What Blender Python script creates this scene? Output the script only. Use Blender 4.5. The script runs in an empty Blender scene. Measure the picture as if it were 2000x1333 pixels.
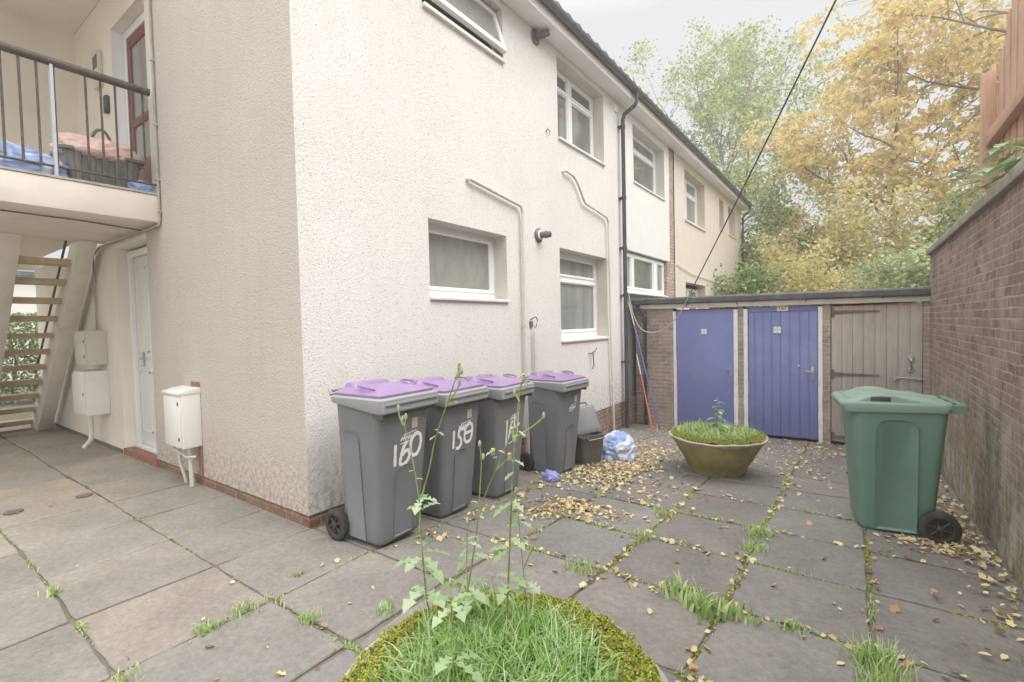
import bpy, bmesh, math, random
from mathutils import Vector, Matrix
import numpy as np
R = math.radians
random.seed(11); rng = np.random.default_rng(5)
SC = bpy.context.scene
COL = SC.collection

# ------------------------------------------------------------------ materials
def new_mat(name):
    m = bpy.data.materials.new(name); m.use_nodes = True
    nt = m.node_tree; bs = nt.nodes['Principled BSDF']
    return m, nt, bs
def N(nt, t, **kw):
    n = nt.nodes.new(t)
    for k, v in kw.items():
        if k in n.inputs.keys(): n.inputs[k].default_value = v
        else: setattr(n, k, v)
    return n
def L(nt, a, b): nt.links.new(a, b)
def c4(c): return (c[0], c[1], c[2], 1)
def ramp(nt, fac, stops):
    r = nt.nodes.new('ShaderNodeValToRGB'); e = r.color_ramp.elements
    while len(e) < len(stops): e.new(0.5)
    for i, (p, c) in enumerate(stops): e[i].position = p; e[i].color = c4(c)
    L(nt, fac, r.inputs[0]); return r
def mix(nt, fac, a, b, mode='MIX'):
    m = nt.nodes.new('ShaderNodeMix'); m.data_type = 'RGBA'; m.blend_type = mode
    for s, v in ((m.inputs[0], fac), (m.inputs[6], a), (m.inputs[7], b)):
        if hasattr(v, 'is_linked'): L(nt, v, s)
        elif isinstance(v, (tuple, list)): s.default_value = c4(v)
        else: s.default_value = v
    return m.outputs[2]
def coords(nt, kind='Object'):
    return nt.nodes.new('ShaderNodeNewGeometry').outputs['Position']
def noise(nt, co, scale, detail=4, rough=.55):
    n = N(nt, 'ShaderNodeTexNoise', Scale=scale, Detail=detail, Roughness=rough); L(nt, co, n.inputs['Vector']); return n.outputs['Fac']
def bump(nt, bs, h, strength, dist):
    b = N(nt, 'ShaderNodeBump', Strength=strength, Distance=dist); L(nt, h, b.inputs['Height']); L(nt, b.outputs[0], bs.inputs['Normal']); return b

def plain(name, col, rough=.55, var=.12, scale=6, spec=.5, metal=0, bmp=0, bscale=60, dirt=None, dirt_amt=.0):
    m, nt, bs = new_mat(name); co = coords(nt)
    f = noise(nt, co, scale, 5)
    d = tuple(x*(1-var) for x in col); u = tuple(min(1, x*(1+var)) for x in col)
    r = ramp(nt, f, [(.3, d), (.7, u)]); out = r.outputs[0]
    if dirt:
        f2 = noise(nt, co, scale*.6, 8, .7)
        mr = N(nt, 'ShaderNodeMapRange'); L(nt, f2, mr.inputs[0]); mr.inputs[1].default_value = .52; mr.inputs[2].default_value = .72; mr.inputs[4].default_value = dirt_amt
        out = mix(nt, mr.outputs[0], out, dirt)
    L(nt, out, bs.inputs['Base Color'])
    bs.inputs['Roughness'].default_value = rough; bs.inputs['Specular IOR Level'].default_value = spec; bs.inputs['Metallic'].default_value = metal
    if bmp: bump(nt, bs, noise(nt, co, bscale, 4), bmp, .01)
    return m

def pebbledash(name, col, dark, sc=60, strength=.9, speck=.5):
    m, nt, bs = new_mat(name); co = coords(nt)
    v = N(nt, 'ShaderNodeTexVoronoi', Scale=sc); L(nt, co, v.inputs['Vector'])
    v2 = N(nt, 'ShaderNodeTexVoronoi', Scale=sc*.95); L(nt, co, v2.inputs['Vector'])
    n1 = noise(nt, co, sc*1.3, 3, .6); n2 = noise(nt, co, 1.1, 5, .6); n3 = noise(nt, co, sc*.35, 3)
    base = mix(nt, ramp(nt, n2, [(.35, (0, 0, 0)), (.7, (1, 1, 1))]).outputs[0], col, tuple(c*.93 for c in col))
    # gaps between the pebbles are darker mortar and some pebbles are dark
    gap = ramp(nt, n1, [(.30, (1, 1, 1)), (.45, (0, 0, 0))]).outputs[0]
    mm = nt.nodes.new('ShaderNodeMath'); mm.operation = 'MULTIPLY'; L(nt, gap, mm.inputs[0]); mm.inputs[1].default_value = speck
    base = mix(nt, mm.outputs[0], base, dark)
    sep = N(nt, 'ShaderNodeSeparateColor'); L(nt, v2.outputs['Color'], sep.inputs[0])
    st = ramp(nt, sep.outputs[0], [(.86, (0, 0, 0)), (.97, (.55, .55, .55))]).outputs[0]
    st2 = ramp(nt, v2.outputs['Distance'], [(.2, (1, 1, 1)), (.5, (0, 0, 0))]).outputs[0]
    ms = nt.nodes.new('ShaderNodeMath'); ms.operation = 'MULTIPLY'; L(nt, st, ms.inputs[0]); L(nt, st2, ms.inputs[1])
    base = mix(nt, ms.outputs[0], base, tuple(d*.75 for d in dark))
    # splash-back grime along the foot of the wall
    sp = N(nt, 'ShaderNodeSeparateXYZ'); L(nt, co, sp.inputs[0])
    g = N(nt, 'ShaderNodeMapRange'); L(nt, sp.outputs[2], g.inputs[0]); g.inputs[1].default_value = .75; g.inputs[2].default_value = .05
    g2 = ramp(nt, n3, [(.42, (0, 0, 0)), (.62, (1, 1, 1))]).outputs[0]
    mg = nt.nodes.new('ShaderNodeMath'); mg.operation = 'MULTIPLY'; L(nt, g.outputs[0], mg.inputs[0]); L(nt, g2, mg.inputs[1])
    mg2 = nt.nodes.new('ShaderNodeMath'); mg2.operation = 'MULTIPLY'; L(nt, mg.outputs[0], mg2.inputs[0]); mg2.inputs[1].default_value = .55
    base = mix(nt, mg2.outputs[0], base, (.22, .15, .11))
    mps = nt.nodes.new('ShaderNodeMapping'); mps.inputs['Scale'].default_value = (5, 5, .35); L(nt, co, mps.inputs[0])
    base = mix(nt, 1, base, ramp(nt, noise(nt, mps.outputs[0], 1.5, 6, .65), [(.30, (.965, .96, .95)), (.5, (1, 1, 1))]).outputs[0], 'MULTIPLY')
    L(nt, base, bs.inputs['Base Color']); bs.inputs['Roughness'].default_value = .95; bs.inputs['Specular IOR Level'].default_value = .15
    ad = nt.nodes.new('ShaderNodeMath'); L(nt, n1, ad.inputs[0]); L(nt, v.outputs['Distance'], ad.inputs[1])
    bump(nt, bs, ad.outputs[0], strength, .005)
    return m

def brick(name, axis, c1, c2, mortar, grime=None, moss=0, bw=.225, bh=.075, mort=.011, off=0):
    m, nt, bs = new_mat(name); co = coords(nt)
    s = N(nt, 'ShaderNodeSeparateXYZ'); L(nt, co, s.inputs[0])
    cb = N(nt, 'ShaderNodeCombineXYZ'); uu = nt.nodes.new('ShaderNodeMath'); L(nt, s.outputs[0], uu.inputs[0]); L(nt, s.outputs[1], uu.inputs[1]); L(nt, uu.outputs[0], cb.inputs[0]); L(nt, s.outputs[2], cb.inputs[1])
    nz = N(nt, 'ShaderNodeTexNoise', Scale=9, Detail=3); L(nt, co, nz.inputs['Vector'])
    va = nt.nodes.new('ShaderNodeVectorMath'); va.operation = 'SCALE'; va.inputs['Scale'].default_value = .022; L(nt, nz.outputs['Color'], va.inputs[0])
    vb = nt.nodes.new('ShaderNodeVectorMath'); vb.operation = 'ADD'; L(nt, cb.outputs[0], vb.inputs[0]); L(nt, va.outputs[0], vb.inputs[1])
    b = N(nt, 'ShaderNodeTexBrick', Scale=1.0); b.inputs['Brick Width'].default_value = bw; b.inputs['Row Height'].default_value = bh
    b.inputs['Mortar Size'].default_value = mort; b.inputs['Mortar Smooth'].default_value = .35; b.inputs['Bias'].default_value = -.1
    b.inputs['Color1'].default_value = c4(c1); b.inputs['Color2'].default_value = c4(c2); b.inputs['Mortar'].default_value = c4(mortar)
    L(nt, vb.outputs[0], b.inputs['Vector'])
    n1 = noise(nt, co, 14, 6, .65); n2 = noise(nt, co, 1.6, 6, .65); n3 = noise(nt, co, 3.1, 7, .7)
    out = mix(nt, .75, b.outputs['Color'], mix(nt, 1.0, b.outputs['Color'], ramp(nt, n1, [(.3, (.62, .62, .62)), (.7, (1.25, 1.22, 1.2))]).outputs[0], 'MULTIPLY'))
    if grime: out = mix(nt, ramp(nt, n3, [(.42, (0, 0, 0)), (.66, (.8, .8, .8))]).outputs[0], out, grime)
    if moss:
        g = N(nt, 'ShaderNodeMapRange'); L(nt, s.outputs[2], g.inputs[0]); g.inputs[1].default_value = 1.5; g.inputs[2].default_value = -.1
        mp = nt.nodes.new('ShaderNodeMapping'); mp.inputs['Scale'].default_value = (1, 2.6, .8); L(nt, co, mp.inputs[0])
        n4 = noise(nt, mp.outputs[0], 1.3, 7, .7); g2 = ramp(nt, n4, [(.4, (0, 0, 0)), (.56, (1, 1, 1))]).outputs[0]
        mg = nt.nodes.new('ShaderNodeMath'); mg.operation = 'MULTIPLY'; L(nt, g.outputs[0], mg.inputs[0]); L(nt, g2, mg.inputs[1])
        mg.use_clamp = True
        out = mix(nt, mg.outputs[0], out, ramp(nt, n1, [(.35, (.13, .15, .035)), (.6, (.33, .30, .22))]).outputs[0])
        n5 = noise(nt, mp.outputs[0], 2.1, 8, .75); g5 = ramp(nt, n5, [(.48, (0, 0, 0)), (.58, (.8, .8, .8))]).outputs[0]
        mh = nt.nodes.new('ShaderNodeMath'); mh.operation = 'MULTIPLY'; L(nt, g.outputs[0], mh.inputs[0]); L(nt, g5, mh.inputs[1])
        out = mix(nt, mh.outputs[0], out, (.5, .47, .42))
    n7 = noise(nt, co, 7, 6, .75); out = mix(nt, ramp(nt, n7, [(.62, (0, 0, 0)), (.70, (.7, .7, .7))]).outputs[0], out, tuple(min(1, x*1.25) for x in mortar))
    n8 = noise(nt, co, 2.6, 5, .6); out = mix(nt, 1, out, ramp(nt, n8, [(.3, (.78, .76, .75)), (.7, (1.2, 1.18, 1.16))]).outputs[0], 'MULTIPLY')
    L(nt, out, bs.inputs['Base Color']); bs.inputs['Roughness'].default_value = .9; bs.inputs['Specular IOR Level'].default_value = .2
    sb = nt.nodes.new('ShaderNodeMath'); sb.operation = 'MULTIPLY_ADD'; L(nt, b.outputs['Fac'], sb.inputs[0]); sb.inputs[1].default_value = -1; L(nt, n1, sb.inputs[2])
    bump(nt, bs, sb.outputs[0], .8, .01)
    return m

def island(name, stops, rough=.7, trans=.0, spec=.25, vein=0):
    """colour that differs from leaf to leaf (random per mesh island)"""
    m, nt, bs = new_mat(name)
    g = nt.nodes.new('ShaderNodeNewGeometry'); r = ramp(nt, g.outputs['Random Per Island'], stops)
    L(nt, r.outputs[0], bs.inputs['Base Color']); bs.inputs['Roughness'].default_value = rough; bs.inputs['Specular IOR Level'].default_value = spec
    if trans:
        t = nt.nodes.new('ShaderNodeBsdfTranslucent'); L(nt, r.outputs[0], t.inputs[0])
        mx = nt.nodes.new('ShaderNodeMixShader'); mx.inputs[0].default_value = trans
        L(nt, bs.outputs[0], mx.inputs[1]); L(nt, t.outputs[0], mx.inputs[2]); L(nt, mx.outputs[0], nt.nodes['Material Output'].inputs[0])
    return m

def slab_mat():
    m, nt, bs = new_mat('paving_stone'); co = coords(nt)
    g = nt.nodes.new('ShaderNodeNewGeometry')
    r = ramp(nt, g.outputs['Random Per Island'], [(0, (.20, .188, .18)), (.35, (.235, .226, .216)), (.6, (.25, .23, .215)), (.85, (.22, .217, .212)), (1, (.28, .245, .22))])
    n1 = noise(nt, co, 1.7, 8, .62); n2 = noise(nt, co, 26, 6, .7); n3 = noise(nt, co, 130, 2, .5); n4 = noise(nt, co, 5, 8, .7)
    o = mix(nt, 1, r.outputs[0], ramp(nt, n1, [(.3, (.8, .79, .78)), (.7, (1.2, 1.18, 1.15))]).outputs[0], 'MULTIPLY')
    o = mix(nt, .8, o, mix(nt, 1, o, ramp(nt, n2, [(.3, (.72, .72, .72)), (.7, (1.25, 1.25, 1.25))]).outputs[0], 'MULTIPLY'))
    o = mix(nt, ramp(nt, n3, [(.62, (0, 0, 0)), (.75, (.5, .5, .5))]).outputs[0], o, (.46, .44, .40))
    n6 = noise(nt, co, 11, 7, .75); o = mix(nt, ramp(nt, n6, [(.62, (0, 0, 0)), (.7, (.5, .5, .5))]).outputs[0], o, (.13, .12, .105))
    o = mix(nt, ramp(nt, n4, [(.56, (0, 0, 0)), (.72, (.45, .45, .45))]).outputs[0], o, (.17, .165, .105))
    # browner paving towards the landing, its stronger light painted in as paler colour
    s = N(nt, 'ShaderNodeSeparateXYZ'); L(nt, co, s.inputs[0])
    mr = N(nt, 'ShaderNodeMapRange'); L(nt, s.outputs[0], mr.inputs[0]); mr.inputs[1].default_value = 1.2; mr.inputs[2].default_value = -3.5; mr.inputs[4].default_value = .75
    o = mix(nt, mr.outputs[0], o, mix(nt, 1, o, (1.5, 1.42, 1.25), 'MULTIPLY'))
    L(nt, o, bs.inputs['Base Color']); bs.inputs['Roughness'].default_value = .72; bs.inputs['Specular IOR Level'].default_value = .35
    ad = nt.nodes.new('ShaderNodeMath'); L(nt, n2, ad.inputs[0]); L(nt, n4, ad.inputs[1])
    bump(nt, bs, ad.outputs[0], .55, .009)
    return m

def wood(name, col, dark, axis='z', rough=.8, gap=.095):
    m, nt, bs = new_mat(name); co = coords(nt)
    mp = nt.nodes.new('ShaderNodeMapping'); mp.inputs['Scale'].default_value = (14, 14, 1.1) if axis == 'z' else (1.1, 14, 14); L(nt, co, mp.inputs[0])
    n1 = noise(nt, mp.outputs[0], 2.2, 8, .7); n2 = noise(nt, co, 1.3, 4)
    o = mix(nt, ramp(nt, n1, [(.3, (0, 0, 0)), (.7, (1, 1, 1))]).outputs[0], dark, col)
    o = mix(nt, 1, o, ramp(nt, n2, [(.3, (.85, .85, .85)), (.7, (1.12, 1.1, 1.08))]).outputs[0], 'MULTIPLY')
    L(nt, o, bs.inputs['Base Color']); bs.inputs['Roughness'].default_value = rough; bump(nt, bs, n1, .35, .006)
    return m

def stain_top(m, z0, z1, col):
    nt = m.node_tree; bs = nt.nodes['Principled BSDF']; lk = bs.inputs['Base Color'].links[0]; src = lk.from_socket; co = coords(nt)
    sp = N(nt, 'ShaderNodeSeparateXYZ'); L(nt, co, sp.inputs[0]); n1 = noise(nt, co, 9, 5, .6)
    ad = nt.nodes.new('ShaderNodeMath'); ad.operation = 'MULTIPLY_ADD'; L(nt, n1, ad.inputs[0]); ad.inputs[1].default_value = .25; L(nt, sp.outputs[2], ad.inputs[2])
    mr = N(nt, 'ShaderNodeMapRange'); L(nt, ad.outputs[0], mr.inputs[0]); mr.inputs[1].default_value = z0; mr.inputs[2].default_value = z1; mr.inputs[4].default_value = .8
    L(nt, mix(nt, mr.outputs[0], src, col), bs.inputs['Base Color'])
def glass_mat(name, lo, hi, rough=.06, sx=7, sz=.8, axis=1):
    m, nt, bs = new_mat(name); co = coords(nt)
    mp = nt.nodes.new('ShaderNodeMapping'); mp.inputs['Scale'].default_value = (sx, sx, sz); L(nt, co, mp.inputs[0])
    n1 = noise(nt, mp.outputs[0], 1.6, 6, .6)
    r = ramp(nt, n1, [(.35, lo), (.68, hi)]); L(nt, r.outputs[0], bs.inputs['Base Color'])
    bs.inputs['Roughness'].default_value = rough; bs.inputs['IOR'].default_value = 1.52; bs.inputs['Specular IOR Level'].default_value = .8
    return m

M = {}
M['dash'] = pebbledash('pebbledash', (.755, .735, .705), (.38, .345, .31), strength=.55)
M['dash_shaded'] = pebbledash('pebbledash_shaded', (.585, .535, .48), (.29, .25, .21), strength=.75, speck=.7)  # same pebbledash as the facade, the gable's shade put into a darker colour
M['render'] = plain('smooth_render', (.74, .725, .695), .9, .03, 3, .2, bmp=.25, bscale=90)
M['cream'] = plain('cream_render', (.66, .595, .51), .9, .035, 2.5, .2, bmp=.2, bscale=90)
M['entry'] = plain('entry_paint', (.82, .77, .68), .8, .05, 1.5, .3, bmp=.15, bscale=50, dirt=(.52, .46, .38), dirt_amt=.25)
M['entry_dado'] = plain('dado_paint', (.66, .56, .38), .8, .05, 1.5, .3)
M['reveal'] = plain('reveal_paint', (.64, .605, .55), .85, .04, 5, .3, bmp=.15, bscale=80)
M['concrete'] = plain('painted_concrete', (.78, .71, .64), .85, .07, 2.2, .25, bmp=.3, bscale=40, dirt=(.50, .42, .34), dirt_amt=.4)
M['stair'] = plain('stair_concrete', (.78, .74, .67), .85, .06, 2.5, .25, bmp=.25, bscale=40, dirt=(.42, .39, .25), dirt_amt=.4)
M['tread'] = plain('stair_tread_stone', (.60, .47, .31), .85, .14, 9, .25, bmp=.3, bscale=40)
M['plinth_y'] = brick('plinth_brick', 'y', (.25, .17, .14), (.33, .23, .195), (.38, .34, .30), grime=(.22, .18, .15))
M['plinth_x'] = brick('plinth_brick_gable', 'x', (.26, .145, .10), (.34, .19, .13), (.36, .28, .22), grime=(.22, .16, .11))
M['brick_pil'] = brick('red_brick', 'y', (.38, .26, .23), (.46, .33, .29), (.54, .50, .46))
M['brick_wall'] = brick('weathered_brick', 'y', (.20, .135, .125), (.36, .25, .22), (.40, .355, .32), grime=(.37, .30, .265), moss=1, mort=.009)
M['brick_shed'] = brick('shed_brick', 'x', (.36, .29, .25), (.43, .345, .30), (.50, .46, .42), grime=(.40, .36, .31))
M['coping'] = plain('coping_stone', (.34, .30, .27), .9, .15, 6, .2, bmp=.4, bscale=30, dirt=(.2, .19, .12), dirt_amt=.6)
M['pvc'] = plain('white_plastic', (.86, .86, .86), .35, .02, 3)
M['sill'] = plain('sill_paint', (.76, .74, .69), .6, .05, 6, dirt=(.42, .42, .25), dirt_amt=.4)
M['fascia'] = plain('fascia_paint', (.86, .84, .82), .5, .03, 2)
M['gutter'] = plain('grey_gutter', (.155, .145, .15), .45, .12, 5)
M['black_pipe'] = plain('black_pipe', (.075, .075, .085), .4, .2, 5)
M['cream_pipe'] = plain('cream_pipe', (.68, .645, .585), .6, .05, 4, dirt=(.52, .48, .36), dirt_amt=.4)
M['mossy_pipe'] = plain('mossy_pipe', (.62, .585, .47), .75, .12, 12, dirt=(.40, .39, .2), dirt_amt=.7)
M['tiles'] = plain('roof_tiles', (.17, .15, .15), .85, .2, 5, bmp=.3, bscale=30)
M['glass_frost'] = glass_mat('frosted_glass', (.24, .245, .215), (.30, .30, .275), .25, 6, 3)
M['glass_dark'] = glass_mat('window_glass', (.13, .145, .14), (.19, .205, .20), .02, 1.2, .8)
M['glass_net'] = glass_mat('window_glass_with_net', (.20, .21, .205), (.33, .335, .33), .04, 3, .35)
M['glass_dark'].node_tree.nodes['Principled BSDF'].inputs['IOR'].default_value = 1.95
M['binbody'] = plain('grey_bin_plastic', (.20, .205, .225), .45, .14, 1.8, .5, bmp=.12, bscale=160, dirt=(.27, .25, .22), dirt_amt=.45)
M['bincollar'] = plain('grey_bin_collar', (.34, .345, .355), .4, .05, 5, .5)
M['purple'] = plain('purple_lid_plastic', (.315, .21, .39), .38, .08, 3, .5, dirt=(.45, .40, .50), dirt_amt=.6)
M['green'] = plain('green_bin_plastic', (.145, .245, .20), .42, .10, 2, .5, bmp=.1, bscale=200, dirt=(.22, .27, .23), dirt_amt=.5)
M['greenlid'] = plain('green_lid_plastic', (.245, .345, .295), .42, .06, 2, .5, dirt=(.32, .39, .32), dirt_amt=.3)
M['rubber'] = plain('wheel_rubber', (.05, .048, .048), .75, .2, 14, .3, dirt=(.16, .13, .11), dirt_amt=.5)
M['hub'] = plain('wheel_hub', (.06, .045, .04), .5, .2, 10)
M['chalk'] = plain('white_paint_marks', (.80, .80, .80), .7, .06, 30)
M['stencil'] = plain('stencil_marks', (.66, .67, .70), .7, .1, 60)
M['label'] = plain('beige_sticker', (.53, .47, .41), .6, .12, 60)
M['caddy'] = plain('caddy_plastic', (.12, .115, .11), .5, .12, 5, .5, bmp=.1, bscale=150)
M['caddylid'] = plain('caddy_lid_plastic', (.24, .24, .25), .45, .06, 5)
M['meter_white'] = plain('meter_box_plastic', (.82, .80, .77), .45, .03, 3, dirt=(.6, .55, .46), dirt_amt=.25)
M['meter_grey'] = plain('meter_box_grey', (.66, .64, .58), .45, .04, 3)
M['door_white'] = plain('white_door', (.80, .80, .80), .35, .02, 3)
M['brown_dark'] = plain('dark_joinery', (.20, .06, .05), .5, .25, 30)
M['redtile'] = plain('brick_red_patch', (.30, .165, .12), .85, .25, 22, .2, bmp=.4, bscale=60)
M['rail'] = plain('worn_black_rail', (.085, .068, .055), .6, .35, 22, dirt=(.28, .22, .16), dirt_amt=.45)
M['post'] = plain('painted_post', (.50, .52, .60), .5, .08, 10)
M['metal'] = plain('grey_metal', (.45, .45, .44), .35, .08, 8, metal=.6)
M['conduit'] = plain('conduit_paint', (.42, .39, .33), .6, .2, 8)
M['iron'] = plain('rusty_iron', (.16, .13, .12), .7, .3, 30)
M['blue_door'] = plain('blue_door_paint', (.205, .232, .49), .5, .08, 2.2, .5, bmp=.15, bscale=60, dirt=(.31, .32, .46), dirt_amt=.6)
M['white_frame'] = plain('chipped_white_frame', (.82, .81, .82), .6, .05, 9, dirt=(.58, .55, .52), dirt_amt=.6, bmp=.2, bscale=60)
M['timber_grey'] = wood('weathered_timber', (.48, .435, .40), (.36, .325, .295))
stain_top(M['timber_grey'], 1.83, 1.95, (.50, .27, .13))
M['timber_orange'] = wood('fence_timber', (.58, .38, .28), (.46, .28, .20))
M['felt'] = plain('roof_felt', (.12, .12, .125), .8, .25, 8, .3, bmp=.3, bscale=40, dirt=(.3, .29, .26), dirt_amt=.5)
M['bargeboard'] = plain('painted_board', (.66, .60, .54), .65, .06, 5, dirt=(.45, .38, .3), dirt_amt=.4)
M['plate'] = plain('number_plate_cream', (.78, .74, .58), .5, .04, 10)
M['ink'] = plain('dark_ink', (.12, .11, .12), .6)
M['planter'] = plain('mossy_concrete', (.34, .295, .13), .9, .35, 5, .2, bmp=.6, bscale=30, dirt=(.48, .44, .36), dirt_amt=.8)
M['planter_rim'] = plain('planter_concrete', (.42, .39, .33), .9, .2, 9, .2, bmp=.6, bscale=30, dirt=(.30, .32, .10), dirt_amt=.95)
M['moss'] = island('moss_tufts', [(0, (.26, .32, .04)), (.35, (.42, .50, .07)), (.6, (.54, .58, .14)), (.78, (.40, .33, .13)), (1, (.28, .19, .10))], .95, .15)
M['soil'] = plain('dark_soil', (.075, .06, .04), .95, .4, 12, .1, bmp=.8, bscale=30, dirt=(.09, .12, .03), dirt_amt=.7)
M['grass_blue'] = island('pale_grass', [(0, (.16, .32, .06)), (.3, (.32, .52, .14)), (.5, (.60, .74, .44)), (.68, (.24, .46, .08)), (.86, (.48, .64, .24)), (.94, (.74, .80, .62)), (1, (.56, .44, .24))], .5, .35)
M['grass_green'] = island('fresh_grass', [(0, (.28, .42, .12)), (.4, (.42, .58, .22)), (.75, (.54, .66, .34)), (1, (.6, .56, .32))], .6, .3)
M['weed_leaf'] = island('weed_leaf', [(0, (.28, .42, .19)), (.5, (.44, .56, .34)), (1, (.54, .64, .44))], .55, .3)
M['stem'] = plain('weed_stem', (.26, .30, .11), .6, .3, 20)
M['flower'] = plain('yellow_flower', (.70, .45, .08), .6, .1, 60)
M['litter'] = island('fallen_leaf', [(0, (.20, .12, .07)), (.12, (.40, .24, .14)), (.25, (.56, .40, .25)), (.38, (.68, .58, .30)), (.5, (.76, .68, .36)), (.62, (.58, .55, .28)), (.75, (.70, .63, .48)), (.85, (.78, .66, .34)), (.93, (.66, .42, .24)), (1, (.60, .28, .17))], .6, .1)
M['autumn'] = island('autumn_leaf', [(0, (.46, .42, .18)), (.25, (.72, .58, .26)), (.5, (.86, .70, .36)), (.75, (.82, .58, .26)), (.9, (.64, .60, .28)), (1, (.40, .44, .18))], .6, .5)
M['limegreen'] = island('turning_green_leaf', [(0, (.20, .28, .10)), (.4, (.34, .43, .16)), (.75, (.48, .53, .22)), (1, (.66, .58, .26))], .6, .4)
M['bushgreen'] = island('bush_leaf', [(0, (.13, .20, .08)), (.4, (.26, .36, .15)), (.75, (.38, .46, .22)), (1, (.56, .54, .26))], .6, .4)
M['bushpale'] = island('pale_bush_leaf', [(0, (.24, .32, .15)), (.5, (.42, .50, .27)), (1, (.62, .62, .38))], .6, .4)
M['bushyellow'] = island('yellow_bush_leaf', [(0, (.42, .45, .20)), (.4, (.64, .58, .28)), (.8, (.82, .64, .34)), (1, (.6, .62, .34))], .6, .45)
M['bark'] = plain('bark', (.24, .21, .15), .95, .25, 4, .1, bmp=.5, bscale=20)
M['bag_blue'] = plain('blue_striped_bag', (.36, .44, .68), .35, .35, 7, .5)
M['rag_blue'] = plain('blue_rag', (.33, .33, .66), .7, .2, 30)
M['bag_pink'] = plain('pink_bag', (.72, .50, .46), .5, .12, 9, .5)
M['tub'] = plain('grey_tub', (.16, .155, .15), .22, .25, 6, .9)
M['red'] = plain('red_handle', (.60, .12, .08), .45, .08, 8)
M['bluepole'] = plain('blue_handle', (.16, .20, .56), .45, .08, 8)
M['whitepole'] = plain('white_handle', (.72, .70, .68), .45, .05, 8)
M['cable'] = plain('cable_sheath', (.07, .06, .065), .6, .2, 8)
M['rope'] = plain('pale_line', (.58, .54, .47), .7, .1, 30)
M['slab'] = slab_mat()
M['ground'] = plain('gritty_soil', (.19, .17, .135), .95, .3, 9, .1, bmp=.6, bscale=50, dirt=(.20, .22, .10), dirt_amt=.6)
M['lawn'] = plain('rough_grass', (.10, .14, .05), .95, .3, 3, .1)

# ------------------------------------------------------------------ mesh helpers
class MB:
    def __init__(s): s.v = []; s.f = []; s.m = []
    def add(s, vs, fs, mi=0):
        o = len(s.v); s.v += [tuple(p) for p in vs]; s.f += [tuple(i+o for i in f) for f in fs]; s.m += [mi]*len(fs); return s
    def box(s, x0, x1, y0, y1, z0, z1, mi=0):
        x0, x1 = sorted((x0, x1)); y0, y1 = sorted((y0, y1)); z0, z1 = sorted((z0, z1))
        vs = [(x, y, z) for z in (z0, z1) for y in (y0, y1) for x in (x0, x1)]
        return s.add(vs, [(0, 2, 3, 1), (4, 5, 7, 6), (0, 1, 5, 4), (2, 6, 7, 3), (0, 4, 6, 2), (1, 3, 7, 5)], mi)
    def loft(s, rings, cap=True, mi=0, close=True):
        n = len(rings[0]); o = len(s.v)
        for r in rings: s.v += [tuple(p) for p in r]
        for i in range(len(rings)-1):
            for j in range(n if close else n-1):
                k = (j+1) % n
                s.f.append((o+i*n+j, o+i*n+k, o+(i+1)*n+k, o+(i+1)*n+j)); s.m.append(mi)
        if cap:
            s.f.append(tuple(o+j for j in reversed(range(n)))); s.m.append(mi)
            s.f.append(tuple(o+(len(rings)-1)*n+j for j in range(n))); s.m.append(mi)
        return s
    def tube(s, pts, rad, n=8, mi=0, cap=True):
        pts = [Vector(p) for p in pts]
        rads = rad if isinstance(rad, (list, tuple)) else [rad]*len(pts)
        rings = []; up = None
        for i, p in enumerate(pts):
            a = pts[max(i-1, 0)]; b = pts[min(i+1, len(pts)-1)]; t = (b-a)
            if t.length < 1e-9: t = Vector((0, 0, 1))
            t.normalize()
            if up is None: up = Vector((0, 0, 1)) if abs(t.z) < .9 else Vector((1, 0, 0))
            x = t.cross(up)
            if x.length < 1e-6: x = t.cross(Vector((0, 1, 0)))
            x.normalize(); y = t.cross(x); up = -y if False else up
            rings.append([p + (x*math.cos(2*math.pi*k/n)+y*math.sin(2*math.pi*k/n))*rads[i] for k in range(n)])
        return s.loft(rings, cap, mi)
    def lathe(s, prof, c, axis='z', n=24, mi=0, a0=0):
        rings = []
        for r, h in prof:
            ring = []
            for k in range(n):
                a = a0+2*math.pi*k/n; u, w = r*math.cos(a), r*math.sin(a)
                ring.append((c[0]+u, c[1]+w, c[2]+h) if axis == 'z' else ((c[0]+u, c[1]+h, c[2]+w) if axis == 'y' else (c[0]+h, c[1]+u, c[2]+w)))
            rings.append(ring)
        return s.loft(rings, True, mi)
    def build(s, name, mats, parent=None, smooth=False, bevel=0, fixn=True, auto=None):
        me = bpy.data.meshes.new(name); me.from_pydata(s.v, [], s.f)
        mats = mats if isinstance(mats, (list, tuple)) else [mats]
        for m in mats: me.materials.append(M[m] if isinstance(m, str) else m)
        if len(mats) > 1: me.polygons.foreach_set('material_index', s.m)
        if fixn:
            bm = bmesh.new(); bm.from_mesh(me); bmesh.ops.recalc_face_normals(bm, faces=bm.faces)
            if bevel: 
                es = [e for e in bm.edges if len(e.link_faces) == 2 and e.calc_face_angle(0) > .5]
                bmesh.ops.bevel(bm, geom=es, offset=bevel, segments=2, profile=.5, affect='EDGES', clamp_overlap=True)
            bm.to_mesh(me); bm.free()
        if smooth:
            me.polygons.foreach_set('use_smooth', [True]*len(me.polygons))
        ob = bpy.data.objects.new(name, me); COL.objects.link(ob)
        if smooth or bevel:
            me.polygons.foreach_set('use_smooth', [True]*len(me.polygons))
            try: me.set_sharp_from_angle(angle=R(auto if auto else 38))
            except Exception: pass
        if parent: ob.parent = parent
        return ob
def tag(o, label=None, cat=None, group=None, kind=None):
    if label: o['label'] = label
    if cat: o['category'] = cat
    if group: o['group'] = group
    if kind: o['kind'] = kind
    return o
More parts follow.
